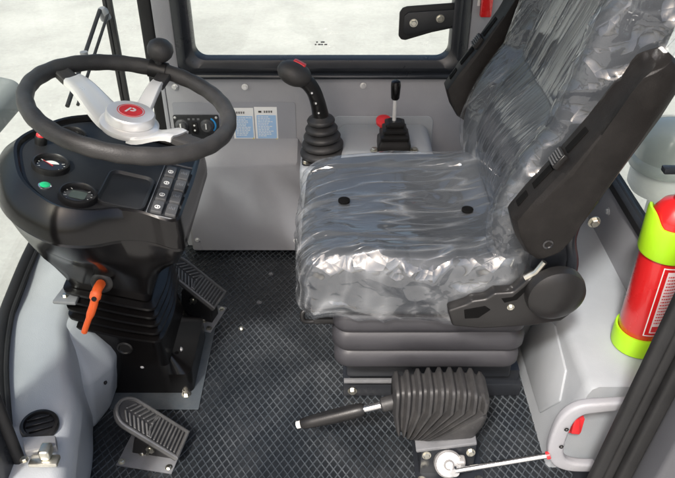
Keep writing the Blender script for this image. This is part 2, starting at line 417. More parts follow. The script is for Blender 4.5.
b.loft([srow(0, ((-.66, 1.17), (-.600, 1.185), (-.578, 1.25), (-.578, 1.37), (-.68, 1.37))), srow(.03, ((-.66, 1.165), (-.590, 1.18), (-.566, 1.245), (-.566, 1.37), (-.68, 1.37))), srow(.165, ((-.66, 1.165), (-.574, 1.18), (-.536, 1.24), (-.54, 1.37), (-.68, 1.37))), srow(.195, ((-.66, 1.175), (-.580, 1.19), (-.545, 1.25), (-.55, 1.37), (-.68, 1.37))),
        srow(.276, ((-.665, 1.20), (-.612, 1.222), (-.592, 1.27), (-.60, 1.37), (-.68, 1.37))), srow(.290, ((-.668, 1.215), (-.622, 1.235), (-.606, 1.28), (-.612, 1.37), (-.68, 1.37)))])
st2 = b.build('moulding_step', M['greyb'], cab, ang=60)
bv = st2.modifiers.new('soft', 'BEVEL'); bv.width = .012; bv.segments = 4; bv.limit_method = 'ANGLE'; bv.angle_limit = R(18)
screw(st2, (-.556, 1.215, .13), (1, -.3, .3), .004, 'black', 'screw')
md = fm.modifiers.new('thick', 'SOLIDIFY'); md.thickness = .006; md.offset = -1
# rear-side moulding, rear wall and its window sill
b = B()
def rring(y, g): return [(.485 + g, y, .0), (.489 + g, y, .02), (.528 + g, y, .245), (.535 + g, y, .262), (.548 + g, y, .27), (.735, y, .272), (.735, y, 0)]
b.loft([rring(1.068, .006), rring(1.074, .001), rring(1.10, 0), rring(1.5, 0), rring(1.955, 0)])
rm = b.build('rear_side_moulding', M['greyb'], cab, ang=50)
def onface(y, z, off=.0): return (.489 + (z - .02) * .1735 - off, y, z)
b = B(); b.prism([onface(y, z, -.002) for y, z in ((1.42, .05), (1.40, .20), (1.30, .235), (1.17, .215), (1.135, .15), (1.19, .05))], (-.008, 0, .0014), .005, 2)
b.build('raised_panel', M['greyb'], rm)
b = B(); b.box((.715, 1.03, .20), (.74, 1.955, .428), .004)
rw = b.build('rear_wall', M['grey'], cab)
for y, z in ((1.598, .37), (1.30, .37)): screw(rw, (.7145, y, z), (-1, 0, 0), .008, 'greyb', 'screw')
b = B(); b.box((.708, 1.03, .429), (.726, 1.955, .452), .004); b.box((.7285, 1.03, .429), (.752, 1.955, .446), .004); b.build('rear_seal', M['rubber'], rw)
b = B(); b.box((.735, 1.04, .447), (.740, 1.95, 1.5)); b.build('rear_pane', M['glass'], rw)
# roof and near door posts
b = B(); b.box((-.80, .90, 1.50), (.80, 2.02, 1.56), .02); b.build('roof', M['grey'], cab)
b = B(); b.prism([(-.602, .87, -.3), (-.602, .87, 1.5), (-.72, .87, 1.5), (-.72, .87, -.3)], (0, -.07, 0), .012, 3)
fd = b.build('front_door_post', M['frame'], cab)
b = B(); b.tube([(-.598, .868, -.28), (-.598, .868, 1.49)], .012, 10); b.build('door_seal', M['rubber'], fd)
lean = Matrix(((1, 0, .10, 0), (0, 1, 0, 0), (0, 0, 1, 0), (0, 0, 0, 1)))
b = B(); b.box((.585, .86, -.35), (.80, .942, 1.5), .012, 3); b.xf(lean)
rd = b.build('rear_door_post', M['postd'], cab)
b = B()
for x0, x1, y0, y1 in ((.505, .530, .925, .947), (.5315, .554, .93, .954), (.5555, .5835, .918, .944)): b.box((x0, y0, -.35), (x1, y1, 1.5), .007, 3)
b.xf(lean); b.build('door_seal', M['rubber'], rd)
b = B(); b.box((-.66, .84, -.05), (.60, .90, -.001), .008); b.build('door_sill', M['frame'], cab)

# ------------------------------------------------------------------ floor mat: base sheet with raised crossing ribs
x0, x1, y0, y1 = -.64, .545, .89, 1.95
b = B(); b.box((x0, y0, -.0015), (x1, y1, .003))
fmat = thing('floor_mat', (-.05, 1.42, 0), 'black rubber floor mat with raised diamond ribs under the seat and pedals', 'floor mat')
b.build('sheet', M['mat'], fmat)
b = B(); st = .0162; w = .0019
def clip(p, d):
    t0, t1 = -9, 9
    for k, (lo, hi) in enumerate(((x0 + .004, x1 - .004), (y0 + .004, y1 - .004))):
        a, c = (lo - p[k]) / d[k], (hi - p[k]) / d[k]
        t0, t1 = max(t0, min(a, c)), min(t1, max(a, c))
    return (t0, t1) if t1 - t0 > .01 else None
for s_, zt in ((1, .0054), (-1, .0051)):
    an = R(57) * s_; d = (math.cos(an), math.sin(an)); nn = (-d[1], d[0])
    for k in range(-95, 96):
        p = ((x0 + x1) / 2 + nn[0] * k * st, (y0 + y1) / 2 + nn[1] * k * st)
        c = clip(p, d)
        if not c: continue
        rg = []
        for t in c:
            q = (p[0] + d[0] * t, p[1] + d[1] * t)
            rg.append([(q[0] + nn[0] * o, q[1] + nn[1] * o, z) for o, z in ((-w, .002), (-w * .45, zt), (w * .45, zt), (w, .002))])
        b.loft(rg)
rb = b.build('ribs', M['matrib'], fmat, ang=20)
for x, y in ((-.276, 1.546), (-.21, 1.80), (-.235, 1.66)): screw(fmat, (x, y, .004), (0, 0, 1), .006, 'steel' if y < 1.6 else 'plate', 'bolt')

# ------------------------------------------------------------------ steering console
con = thing('steering_console', (-.50, 1.37, 0), 'black steering console with round gauges, rocker switches and pleated boot', 'console')
TN = math.tan(R(15)); zp = lambda x: .66 - TN * (x + .5)
half = [(-.314, 0), (-.316, .10), (-.319, .166), (-.345, .166), (-.37, .157), (-.41, .158), (-.445, .170), (-.475, .193), (-.51, .201), (-.545, .197), (-.608, .150), (-.646, .085), (-.672, 0)]
PC = Vector((-.48, 1.35))
near = [(x, 1.35 - w_) for x, w_ in half]; farp = [(x, 1.35 + w_) for x, w_ in half[1:-1]][::-1]
OUT = smooth_path([(x, y, 0) for x, y in near + farp + [near[0]]], 8)
def polar(poly, n=144):
    out = []; P = [Vector((p[0], p[1])) for p in poly]
    for k in range(n):
        a = 2 * PI * k / n; d = Vector((math.cos(a), math.sin(a))); best = 9.
        for i in range(len(P)):
            p, q = P[i] - PC, P[(i + 1) % len(P)] - PC; e = q - p
            den = d.x * e.y - d.y * e.x
            if abs(den) < 1e-12: continue
            t = (p.x * e.y - p.y * e.x) / den; u = (p.x * d.y - p.y * d.x) / den
            if t > 0 and -1e-6 <= u <= 1 + 1e-6: best = min(best, t)
        out.append((PC + d * best, d))
    return out
PO = polar(OUT[:-1])
def relax(po, it=3):
    rr_ = [(p - PC).length for p, d in po]; n = len(rr_)
    for _ in range(it): rr_ = [.25 * rr_[i - 1] + .5 * rr_[i] + .25 * rr_[(i + 1) % n] for i in range(n)]
    return [(PC + d * r_, d) for (p, d), r_ in zip(po, rr_)]
PO = relax(PO)
def rectp(xa, xb, ya, yb, r=.02): return polar([(x + (xa + xb) / 2, y + (ya + yb) / 2) for x, y in rrect(xb - xa, yb - ya, r)])
def pod(off, dz):
    r_ = []
    for p, d in PO:
        o = off + (off * (1.55 * max(0, -d.x) - .85 * max(0, d.x)) if off > .004 else 0); r_.append(Vector((p.x + d.x * o, p.y + d.y * o, zp(p.x) + dz)))
    return r_
def flat(rp, z, off=0, tl=0.): return [Vector((p.x + d.x * off, p.y + d.y * off, z - tl * (p.x + d.x * off + .51))) for p, d in rp]
RA, RB = rectp(-.632, -.392, 1.215, 1.505, .03), rectp(-.606, -.424, 1.26, 1.485, .016)
def mixr(a, c, t): return [lerp(p, q, t) for p, q in zip(a, c)]
b = B()
r5 = pod(.017, -.095); fa = flat(RA, .465, 0, TN)
b.loft([pod(-.016, -.010), pod(-.011, -.009), pod(-.008, 0), pod(-.002, .002), pod(.003, -.002), pod(.012, -.02), pod(.020, -.045), pod(.021, -.064), pod(.0165, -.066), pod(.019, -.072), mixr(r5, fa, .25), mixr(r5, fa, .5), mixr(r5, fa, .78), fa, flat(RB, .374, 0, TN), flat(RB, .361, -.004, TN), flat(RB, .360, -.02, TN)], cap0=False)
hous = b.build('housing', M['console'], con, ang=32)
b = B(); b.loft([pod(-.0165, -.03), pod(-.0162, -.0105)]); b.build('instrument_panel', M['panelblk'], con)
# local frame of the tilted instrument panel
PN = Vector((math.sin(R(15)), 0, math.cos(R(15)))); PX = Vector((math.cos(R(15)), 0, -math.sin(R(15)))); PY = Vector((0, 1, 0))
def pan(x, y, h=0): return Vector((x, y, zp(x) - .0105)) + PN * h
def pmat(x, y, h=0, rz=0): 
    m = Matrix((PX, PY, PN)).transposed().to_4x4(); m.translation = pan(x, y, h); return m @ Matrix.Rotation(rz, 4, 'Z')
def gauge(x, y, r, kind):
    mt = pmat(x, y)
    b = B(); b.lathe([(r * .80, .004), (r * .82, .012), (r * .88, .0145), (r * .97, .0135), (r, .010), (r * 1.02, 0)], (0, 0, 0), (0, 0, 1), 40, cap=False); b.xf(mt)
    g = b.build('gauge', M['black'], con)
    b = B(); b.lathe([(r * .82, .002), (r * .82, .0055)], (0, 0, 0), (0, 0, 1), 40); b.xf(mt); b.build('dial', M['dial'], g)
    b = B(); q = r * .8; hgt = .0062
    for k in range(13):
        a = R(-210 + 240 * k / 12) if kind != 'lcd' else R(-225 + 270 * k / 12)
        L = .72 if k % 3 == 0 else .82
        d = Vector((math.cos(a), math.sin(a), 0)); n_ = Vector((-d.y, d.x, 0)) * .0006
        b.prism([d * q * .92 - n_ + Vector((0, 0, hgt)), d * q * .92 + n_ + Vector((0, 0, hgt)), d * q * L + n_ + Vector((0, 0, hgt)), d * q * L - n_ + Vector((0, 0, hgt))], (0, 0, .0003))
    b.xf(mt); b.build('scale', M['icon'], g)
    if kind == 'lcd':
        b = B(); b.prism([(x_, y_, .0058) for x_, y_ in rrect(q * 1.05, q * .85, q * .15)], (0, 0, .0008)); b.xf(mt); b.build('display', M['lcd'], g)
    else:
        b = B(); a = R(150); d = Vector((math.cos(a), math.sin(a), 0)); n_ = Vector((-d.y, d.x, 0)) * .0009; z_ = Vector((0, 0, .0068))
        b.prism([-d * q * .2 - n_ + z_, -d * q * .2 + n_ + z_, d * q * .75 + n_ * .3 + z_, d * q * .75 - n_ * .3 + z_], (0, 0, .0006)); b.xf(mt); b.build('needle', M['redp'], g)
        b = B(); seg = [(0 + q * .55 * math.cos(R(a_)), q * .55 * math.sin(R(a_)), .0060) for a_ in range(30, 151, 12)]
        b.prism([(.0, q * .12, .0060)] + seg, (0, 0, .0003)); b.xf(mt); b.build('dial_print', M['icon'], g)
gauge(-.512, 1.210, .037, 'lcd'); gauge(-.588, 1.294, .037, 'needle'); gauge(-.585, 1.425, .032, 'needle')
def lampbtn(x, y, r, h, mat, name):
    mt = pmat(x, y)
    b = B(); b.lathe([(r * 1.2, 0), (r * 1.2, h * .8), (r, h)], (0, 0, 0), (0, 0, 1), 24); b.xf(mt); o = b.build(name, M['chrome'] if h < .01 else M['black'], con)
    b = B(); b.lathe([(r * .98, h * .9), (r * .95, h * 1.15), (r * .6, h * 1.3 + .001), (.0005, h * 1.35 + .0015)], (0, 0, 0), (0, 0, 1), 24); b.xf(mt); b.build('lens', M[mat], o)
lampbtn(-.632, 1.372, .0105, .022, 'redp', 'push_button'); lampbtn(-.577, 1.222, .0105, .005, 'green', 'indicator_lamp')
# storage tray: raised rim round a sunken floor
b = B()
def tr(w, h, r, z): return [Vector((x, y, z)) for x, y in rrect(w, h, r, 6)]
b.loft([tr(.098, .132, .022, 0), tr(.096, .130, .021, .006), tr(.090, .124, .018, .007), tr(.084, .118, .016, .004), tr(.080, .114, .014, .0015)], cap0=False)
b.xf(pmat(-.434, 1.268, .0)); b.build('tray', M['panelblk'], con)
# switch bank
b = B(); b.prism([(x, y, 0) for x, y in rrect(.062, .205, .006)], (0, 0, .006), .0015); b.xf(pmat(-.350, 1.300, .0))
bank = b.build('switch_bank', M['panelblk'], con)
b = B(); b.loft([[(x, y, z) for x, y in rrect(.066 + g, .209 + g, .008)] for g, z in ((.001, 0), (.001, .0075), (-.0005, .0082), (-.0025, .0078), (-.003, .005))], cap0=False, cap1=False); b.xf(pmat(-.350, 1.300)); b.build('bezel', M['plate'], bank)
rk0 = None
for i in range(4):
    for j in range(2):
        x, y = -.364 + j * .0275, 1.222 + i * .047
        if rk0 is None:
            b = B(); b.loft([[Vector((px, py, z + (py * .06 if z > .008 else 0))) for px, py in rrect(.0225 - g, .0365 - g, .003, 3)] for g, z in ((0, .004), (0, .011), (.002, .0128), (.005, .0132))]); b.xf(pmat(x, y)); rk0 = b.build('rocker_switch', M['rocker'], con); ref = Vector(pan(x, y)); rko = rk0
            b = B(); b.lathe([(.0040, .0128), (.0040, .0140), (.0058, .0140), (.0058, .0128)], (0, -.004, 0), (0, 0, 1), 20, cap=False); b.box((-.0011, -.0068, .0128), (.0011, -.0012, .0141)); b.xf(pmat(x, y)); ic0 = b.build('icon', M['icon'], rk0)
            b = B()
            for q in range(4): b.box((-.0065 + q * .0034, -.002, .0131), (-.0045 + q * .0034, .003 + (q % 2) * .003, .0142))
            b.xf(pmat(x, y)); ic1me = b.build('icon', M['plate'], rk0); ic1 = ic1me.data; bpy.data.objects.remove(ic1me)
        else:
            o = rk0.copy(); COL.objects.link(o); o.parent = con; o.location = pan(x, y) - ref
            c = ic0.copy(); COL.objects.link(c); c.parent = o
            if j == 1: c.data = ic1
# pleated boot and base column
b = B()
rg = []
for k in range(5):
    z = .360 - k * .024; g = .004 * k
    tl = TN - .012 * k
    rg += [flat(RB, z, -.012 + g * .4, tl), flat(RB, z - .007, .014 + g * .4, tl), flat(RB, z - .013, .014 + g * .4, tl), flat(RB, z - .020, -.012 + g * .4, tl)]
b.loft(rg); b.build('boot', M['console'], con, ang=25)
b = B()
RC, RD, RE = rectp(-.600, -.432, 1.265, 1.50, .012), rectp(-.600, -.418, 1.28, 1.51, .012), rectp(-.600, -.372, 1.295, 1.52, .02)
b.loft([flat(RC, .264, -.01, .21), flat(RC, .262, 0, .21), flat(RC, .240, 0, .18), flat(RD, .12), flat(RE, .075), flat(RE, .004)])
bc = b.build('base_column', M['console'], con, ang=30)
b = B(); b.lathe([(.019, 0), (.019, .004), (.015, .006), (.013, .003), (.002, .003)], (-.512, 1.272, .19), (0, -1, .04), 28); b.build('cap', M['black'], bc)
for p, n_ in (((-.418, 1.38, .21), (1, 0, .1)), ((-.40, 1.345, .115), (1, 0, .1)), ((-.485, 1.284, .115), (0, -1, .1))): screw(bc, p, n_, .0045, 'alu', 'screw')
for p, n_ in (((-.375, 1.195, .585), (.2, -1, 0)), ((-.62, 1.195, .635), (-.6, -1, 0))): screw(hous, p, n_, .0042, 'alu', 'screw')
b = B(); b.prism([(-.64, 1.24, .352), (-.585, 1.235, .352), (-.585, 1.30, .352), (-.63, 1.30, .352)], (0, 0, .01), .004); br = b.build('bracket', M['plate'], con); screw(br, (-.615, 1.258, .362), (0, 0, 1), .006, 'steel')
b = B(); b.box((-.575, 1.24, .0055), (-.350, 1.625, .0085), .0015); fp = b.build('floor_flange', M['flange'], con)
for x, y in ((-.389, 1.29), (-.388, 1.575)): screw(fp, (x, y, .0085), (0, 0, 1), .009, 'steel')
# orange release lever
DY = -.020
lv = thing('release_lever', (-.517, 1.225, .42), 'bright orange lever hanging from the front of the black steering console', 'lever')
b = B(); b.lathe([(.024, 0), (.024, .006), (.018, .010), (.012, .010)], (-.510, 1.247, .428), (0, -1, .18), 28); b.xf(Matrix.Translation((0, DY, 0))); b.build('collar', M['black'], lv)
b = B(); b.tube(smooth_path([(-.510, 1.236, .431), (-.510, 1.212, .435), (-.513, 1.200, .426), (-.522, 1.197, .400), (-.545, 1.192, .350), (-.553, 1.191, .332)], 5), [.0105] * 8 + [.012] * 4 + [.0088] * 6 + [.0066] * 8, 12)
b.xf(Matrix.Translation((0, DY, 0))); b.build('handle', M['orange'], lv, ang=50)
b = B(); b.lathe([(.0055, 0), (.0055, .002)], (-.512, 1.1885, .428), (0, -1, .2), 14); b.xf(Matrix.Translation((0, DY, 0))); b.build('pin', M['black'], lv)

# ------------------------------------------------------------------ steering wheel
WC = Vector((-.420, 1.358, .782)); WT = R(14)
wn = Vector((math.sin(WT), 0, math.cos(WT))); we = Vector((math.cos(WT), 0, -math.sin(WT)))
def wp(r, a, h=0): return WC + we * (r * math.cos(a)) + Vector((0, 1, 0)) * (r * math.sin(a)) + wn * h
wh = thing('steering_wheel', tuple(WC - wn * .1), 'black rimmed steering wheel with silver spokes and a red badge on its hub', 'steering wheel')
b = B(); nseg = 120; rings = []
for i in range(nseg):
    a = 2 * PI * i / nseg; rr = .0168 + .0006 * math.cos(a * 26)
    ring = []
    for k in range(16):
        t = 2 * PI * k / 16; ring.append(wp(.199 + rr * math.cos(t) * .98, a, rr * math.sin(t) * 1.05))
    rings.append(ring)
b.loft(rings, wrap=True); b.build('rim', M['wheel'], wh, ang=70)
def spoke(a, r0, r1, w0, w1, mat, name, h0, h1, th=.008):
    b = B(); rg = []
    for k in range(9):
        t = k / 8; r = lerp(r0, r1, t); w_ = lerp(w0, w1, t); h = lerp(h0, h1, sstep(0, 1, t))
        c = wp(r, a, h); tx = -we * math.sin(a) + Vector((0, 1, 0)) * math.cos(a)
        rg.append([c + tx * (w_ * x) + wn * (th * z) for x, z in ((-.5, -.5), (-.5, .25), (-.40, .5), (-.18, .38), (.18, .38), (.40, .5), (.5, .25), (.5, -.5))])
    b.loft(rg); return b.build(name, M[mat], wh, ang=50)
for a, r1 in ((R(153), .155), (R(80), .142), (R(-33), .134)):
    spoke(a, .035, r1, .086 if a != R(80) else .040, .050 if a != R(80) else .026, 'alu', 'spoke', -.051, -.006, .014)
    spoke(a, r1 - .004, .194, .044 if a != R(80) else .03, .038 if a != R(80) else .03, 'wheel', 'spoke_end', -.010, -.001, .013)
HC = WC - wn * .028
b = B(); b.lathe([(.058, -.024), (.060, -.020), (.060, -.012), (.054, -.008), (.047, -.006)], HC, wn, 48); b.build('hub', M['alu'], wh)
b = B(); b.lathe([(.050, -.006), (.0505, -.004), (.0495, .010), (.047, .0135), (.030, .0155), (.001, .016)], HC, wn, 48)
hc = b.build('hub_cap', M['alu'], wh)
hm = Matrix((we, Vector((0, 1, 0)), wn)).transposed().to_4x4(); hm.translation = HC
hm = hm @ Matrix.Rotation(R(-8), 4, 'Z')
b = B(); b.lathe([(.0235, .0152), (.0235, .0164)], (0, 0, 0), (0, 0, 1), 40); b.xf(hm); bd = b.build('badge', M['redp'], hc)
b = B()
b.prism([(x, y, .0165) for x, y in ((-.009, -.011), (-.005, -.011), (-.0015, .010), (-.0055, .010))], (0, 0, .0006))
arc = [(.001 + .0085 * math.cos(R(a)), .004 + .0075 * math.sin(R(a))) for a in range(-100, 101, 10)]; arci = [(.001 + .0045 * math.cos(R(a)), .004 + .0038 * math.sin(R(a))) for a in range(100, -101, -10)]
b.prism([(x, y, .0165) for x, y in arc + arci], (0, 0, .0007))
b.xf(hm); b.build('emblem', M['white'], bd)
b = B(); b.lathe([(.0262, .0158), (.0262, .0163), (.0275, .0163), (.0275, .0155)], (0, 0, 0), (0, 0, 1), 40, cap=False); b.xf(hm); b.build('emblem_ring', M['redp'], bd)
ka = R(86); kp = wp(.199, ka, .045)
b = B(); b.cyl(wp(.199, ka, .008), wp(.199, ka, .03), .012); b.tube([wp(.199, ka - .10, 0), wp(.199, ka, 0), wp(.199, ka + .10, 0)], .0205, 16); b.build('knob_clamp', M['black'], wh)
b = B(); b.lathe([(.010, -.022), (.020, -.018), (.027, -.008), (.0295, .004), (.026, .016), (.016, .024), (.001, .027)], kp, wn, 32); b.build('spinner_knob', M['wheel'], wh)

# ------------------------------------------------------------------ heater control, stickers
cl = thing('heater_control', (-.42, 1.956, .402), 'dark heater control panel with two round dials on the grey side wall', 'control panel')
b = B(); b.prism([(x - .42, 1.9575, y + .441) for x, y in rrect(.134, .076, .004)], (0, -.008, 0), .0015); b.build('faceplate', M['panelblk'], cl)
for x in (-.463, -.388):
    b = B(); b.lathe([(.020, 0), (.019, .004), (.0165, .006), (.015, .016), (.013, .018)], (x, 1.9493, .448), (0, -1, 0), 28); k_ = b.build('knob', M['rocker'], cl)
    b = B(); b.box((x - .002, 1.929, .444), (x + .002, 1.9312, .462)); b.build('pointer', M['icon'], k_)
b = B(); b.box((-.434, 1.944, .424), (-.416, 1.9492, .458), .001); sw = b.build('rocker_switch', M['black'], cl)
b = B(); b.lathe([(.003, 0), (.003, .0006)], (-.425, 1.944, .450), (0, -1, 0), 12); b.lathe([(.003, 0), (.003, .0006)], (-.425, 1.944, .434), (0, -1, 0), 12); b.build('icon', M['icon'], sw)
b = B(); a_ = [(-.388 + .0275 * math.cos(R(t)), .448 + .0275 * math.sin(R(t))) for t in range(-45, 61, 7)]; i_ = [(-.388 + .0225 * math.cos(R(t)), .448 + .0225 * math.sin(R(t))) for t in range(60, -46, -7)]
b.prism([(x, 1.9494, z) for x, z in a_ + i_], (0, -.0005, 0)); b.build('cold_arc', M['cblue'], cl)
b = B()
for x in (-.444, -.430, -.416): b.box((x, 1.9485, .465), (x + .007, 1.9492, .471))
b.build('icon', M['plate'], cl)
for x, z in ((-.482, .418), (-.444, .414), (-.366, .416), (-.38, .412)):
    b = B(); b.box((x, 1.9485, z), (x + .006, 1.9492, z + .005)); b.build('icon', M['plate'], cl)
for x, z in ((-.481, .473), (-.359, .473)): screw(cl, (x, 1.9493, z), (0, -1, 0), .003, 'alu', 'screw')
def sticker(xa, xb, za, zb, label, seed):
    rnd = random.Random(seed)
    st_ = thing('sticker', ((xa + xb) / 2, 1.956, za), label, 'sticker')
    b = B(); b.box((xa, 1.9592, za), (xb, 1.9601, zb)); b.xf(Matrix.Translation((0, -.0012, 0))); b.build('paper', M['paper'], st_)
    zt = zb - .026
    b = B(); b.box((xa + .006, 1.9572, za + .010), (xb - .004, 1.958, zt)); b.xf(Matrix.Translation((0, -.0004, 0))); b.build('printed_block', M['blue'], st_)
    b = B(); z = zt - .006
    while z > za + .014:
        x = xa + .009; L = rnd.uniform(.5, 1) * (xb - xa - .02)
        while x < xa + .009 + L:
            w_ = rnd.uniform(.003, .009); b.box((x, 1.9560, z), (min(x + w_, xb - .006), 1.9567, z + .0021)); x += w_ + .0018
        z -= .0052
    b.build('printed_lines', M['paper'], st_)
    b = B(); x = xa + .012
    if seed == 1: b.box((x, 1.9568, zb - .0175), (x + .009, 1.9576, zb - .012)); x += .016
    for k in range(4):
        for (ox, oz, ww, hh_) in ((0, 0, .0045, .0011), (0, .0025, .0045, .0011), (.0017, -.001, .0011, .006), (.0001, .005, .0045, .0010)): b.box((x + ox, 1.9568, zb - .0175 + oz), (x + ox + ww, 1.9576, zb - .0175 + oz + hh_))
        x += .0068
    b.build('heading', M['ink'], st_)
    b = B(); b.prism([(xb - .007, 1.9568, za + .006), (xb - .0015, 1.9568, za + .006), (xb - .004, 1.9568, za + .012)], (0, -.0006, 0)); b.build('warning_mark', M['yellow'], st_)
sticker(-.246, -.179, .391, .503, 'larger blue and white printed sticker on the side wall, nearer the joystick', 1)
sticker(-.312, -.249, .393, .500, 'narrower blue and white printed sticker on the side wall, half behind the wheel rim', 2)

# ------------------------------------------------------------------ joystick
js = thing('joystick', (-.04, 1.80, .425), 'tall black joystick with a red thumb rocker and ribbed rubber boot', 'joystick')
b = B(); b.prism([(x - .04, y + 1.80, .4255) for x, y in rrect(.118, .118, .012)], (0, 0, .006), .002); pl = b.build('base_plate', M['panelblk'], js)
for dx, dy in ((-.048, -.05), (.048, -.05)): screw(pl, (-.04 + dx, 1.80 + dy, .4315), (0, 0, 1), .0075, 'steel')
b = B(); prof = []
for k in range(5):
    z = k * .0238; r = .064 - k * .0066
    prof += [(r - .010, z), (r, z + .006), (r + .001, z + .011), (r - .003, z + .017), (r - .014, z + .0225)]
prof += [(.022, .121), (.020, .128)]
b.lathe(prof, (-.040, 1.80, .431), (-.05, 0, 1), 36); b.build('boot', M['boot'], js, ang=45)
b = B(); gp = smooth_path([(-.046, 1.80, .550), (-.052, 1.797, .585), (-.062, 1.794, .620), (-.078, 1.790, .648), (-.097, 1.786, .664)], 6)
rr = [.023 - .003 * math.sin(PI * i / (len(gp) - 1)) for i in range(len(gp))]; b.tube(gp, rr, 20); b.build('grip', M['black'], js, ang=50)
b = B(); b.ball((-.112, 1.782, .678), (.047, .037, .032)); b.xf(Matrix.Translation((-.112, 1.782, .678)) @ Matrix.Rotation(R(24), 4, 'Y') @ Matrix.Translation((.112, -1.782, -.678))); hd = b.build('head', M['wheel'], js)
b = B(); b.box((-.017, -.009, -.004), (.017, .009, .006), .004, 3); b.xf(Matrix.Translation((-.098, 1.786, .703)) @ Matrix.Rotation(R(24), 4, 'Y') @ Matrix.Rotation(R(-12), 4, 'Z')); b.build('thumb_rocker', M['redp'], js)
for p in ((-.068, 1.772, .628), (-.058, 1.774, .598), (-.051, 1.776, .569)):
    b = B(); b.lathe([(.0062, -.004), (.0062, .001), (.005, .002)], p, (.25, -1, .25), 16); bt = b.build('button', M['black'], js)
    b = B(); b.lathe([(.0026, 0), (.0026, .0028)], p, (.25, -1, .25), 12); b.build('dot', M['icon'], bt)

# ------------------------------------------------------------------ gear lever, red knob
gl = thing('gear_lever', (.157, 1.80, .456), 'short lever with black knob and square ribbed boot behind the seat cushion', 'lever')
b = B(); rg = []
def sq(w_, z, r=.008): return [(x + .157, y + 1.80, z) for x, y in rrect(w_, w_ * .85, r, 4)]
b.loft([sq(.092, .457), sq(.090, .476), sq(.080, .484), sq(.080, .489)]); bs = b.build('base', M['black'], gl)
rg = []
for k in range(3):
    z = .487 + k * .017; w_ = .080 - k * .013
    rg += [sq(w_ - .016, z), sq(w_, z + .004), sq(w_, z + .010), sq(w_ - .018, z + .0155)]
b = B(); b.loft(rg); b.build('boot', M['black'], gl, ang=25)
for x in (.102, .212): screw(gl, (x, 1.772, .458), (0, 0, 1), .009, 'steel')
b = B(); b.cyl((.155, 1.80, .53), (.155, 1.80, .602), .0055, .0055, 14); b.build('rod', M['alu'], gl)
b = B(); b.lathe([(.009, 0), (.0115, .004), (.0125, .02), (.0135, .040), (.012, .050), (.006, .054)], (.155, 1.80, .598), (0, 0, 1), 22); b.build('knob', M['console'], gl)
b = B(); b.cyl((.131, 1.87, .4575), (.131, 1.87, .492), .010, .010, 18); b.lathe([(.011, 0), (.022, .006), (.022, .016), (.012, .021)], (.131, 1.868, .492), (0, -.35, 1), 22)
b.build('red_knob', M['redp'], label='small red push knob just behind the short gear lever', cat='knob')

# ------------------------------------------------------------------ pedals
def pedal(name, loc, rz, label, post_h):
    pd = thing(name, loc, label, 'pedal', 'foot pedals')
    L, W = .182, .080; sl = R(38)
    X = Vector((math.cos(rz), math.sin(rz), 0)); Y = Vector((-math.sin(rz), math.cos(rz), 0)); Zv = Vector((0, 0, 1))
    d = X * math.cos(sl) - Zv * math.sin(sl); n_ = X * math.sin(sl) + Zv * math.cos(sl)
    m = Matrix((d, Y, n_)).transposed().to_4x4(); m.translation = Vector(loc) + Vector((0, 0, .088 + post_h)) + X * .005
    def outl(g, z):
        o = [(L / 2 - g, -W / 2 + g, z), (L / 2 - g, W / 2 - g, z)]
        for k in range(13):
            t = R(90 + 180 * k / 12); o.append((-L / 2 + W / 2 + (W / 2 - g) * math.cos(t), (W / 2 - g) * math.sin(t), z))
        return o
    b = B(); b.loft([outl(.004, -.012), outl(0, -.010), outl(0, 0)]); b.xf(m); b.build('pad', M['treadb'], pd)
    b = B(); b.loft([outl(-.001, -.006), outl(-.001, .004), outl(.002, .0055), outl(.0055, .005), outl(.0065, 0)], cap0=False, cap1=False); b.xf(m); b.build('rim', M['tread'], pd, ang=30)
    b = B()
    for k in range(9):      # straight bars
        x = .002 + k * .0092; b.prism([(x, -W / 2 + .009, 0), (x + .0042, -W / 2 + .009, 0), (x + .0042, W / 2 - .009, 0), (x, W / 2 - .009, 0)], (0, 0, .0045), .0012, 1)
    for k in range(7):      # chevrons
        x = -.070 + k * .0115
        ye = min(W / 2 - .009, math.sqrt(max(0, (W / 2 - .007) ** 2 - max(0, (-L / 2 + W / 2 - x)) ** 2)))
        for s_ in (1, -1):
            if k < 4 or True:
                pa, pb = Vector((x, .003 * s_, 0)), Vector((x + .016 if k < 6 else x + .008, ye * s_, 0))
                if pb.y * s_ < .008: continue
                t_ = Vector((.005, 0, 0)); b.prism([pa, pa + t_, pb + t_, pb], (0, 0, .0045), .0010, 1)
    b.xf(m); b.build('tread', M['tread'], pd, flat=True)
    mm = Matrix((X, Y, Zv)).transposed().to_4x4(); mm.translation = Vector(loc)
    b = B(); b.box((-.068, -.060, 0), (.068, .056, .005), .0012); b.xf(mm); bp = b.build('base_plate', M['plate'], pd)
    for x, y in ((-.058, -.050), (.056, -.046), (.056, .042), (-.02, -.018)): screw(bp, mm @ Vector((x, y, .005)), (0, 0, 1), .0062, 'steel')
    b = B(); b.prism([(-.045, -.022, .005), (.055, -.022, .005), (.055, -.022, .035 + post_h), (-.005, -.022, .070 + post_h), (-.03, -.022, .06 + post_h)], (0, .044, 0), .002, 1); b.xf(mm); hb_ = b.build('bracket', M['black'], pd)
    b = B(); b.lathe([(.0035, -.03), (.0035, .012)], mm @ Vector((.010, -.02, .045 + post_h)), Y, 12); b.lathe([(.011, 0), (.011, .006)], mm @ Vector((.010, -.034, .040 + post_h)), Y, 6); b.build('pivot', M['steel'], hb_)
    return pd
pedal('brake_pedal', (-.438, 1.118, .0045), R(-10), 'ribbed metal foot pedal nearest the camera, on a grey floor plate', 0)
pedal('accelerator_pedal', (-.408, 1.600, .0045), R(-17), 'ribbed metal foot pedal behind the steering console, beside the lower grey cover', .045)

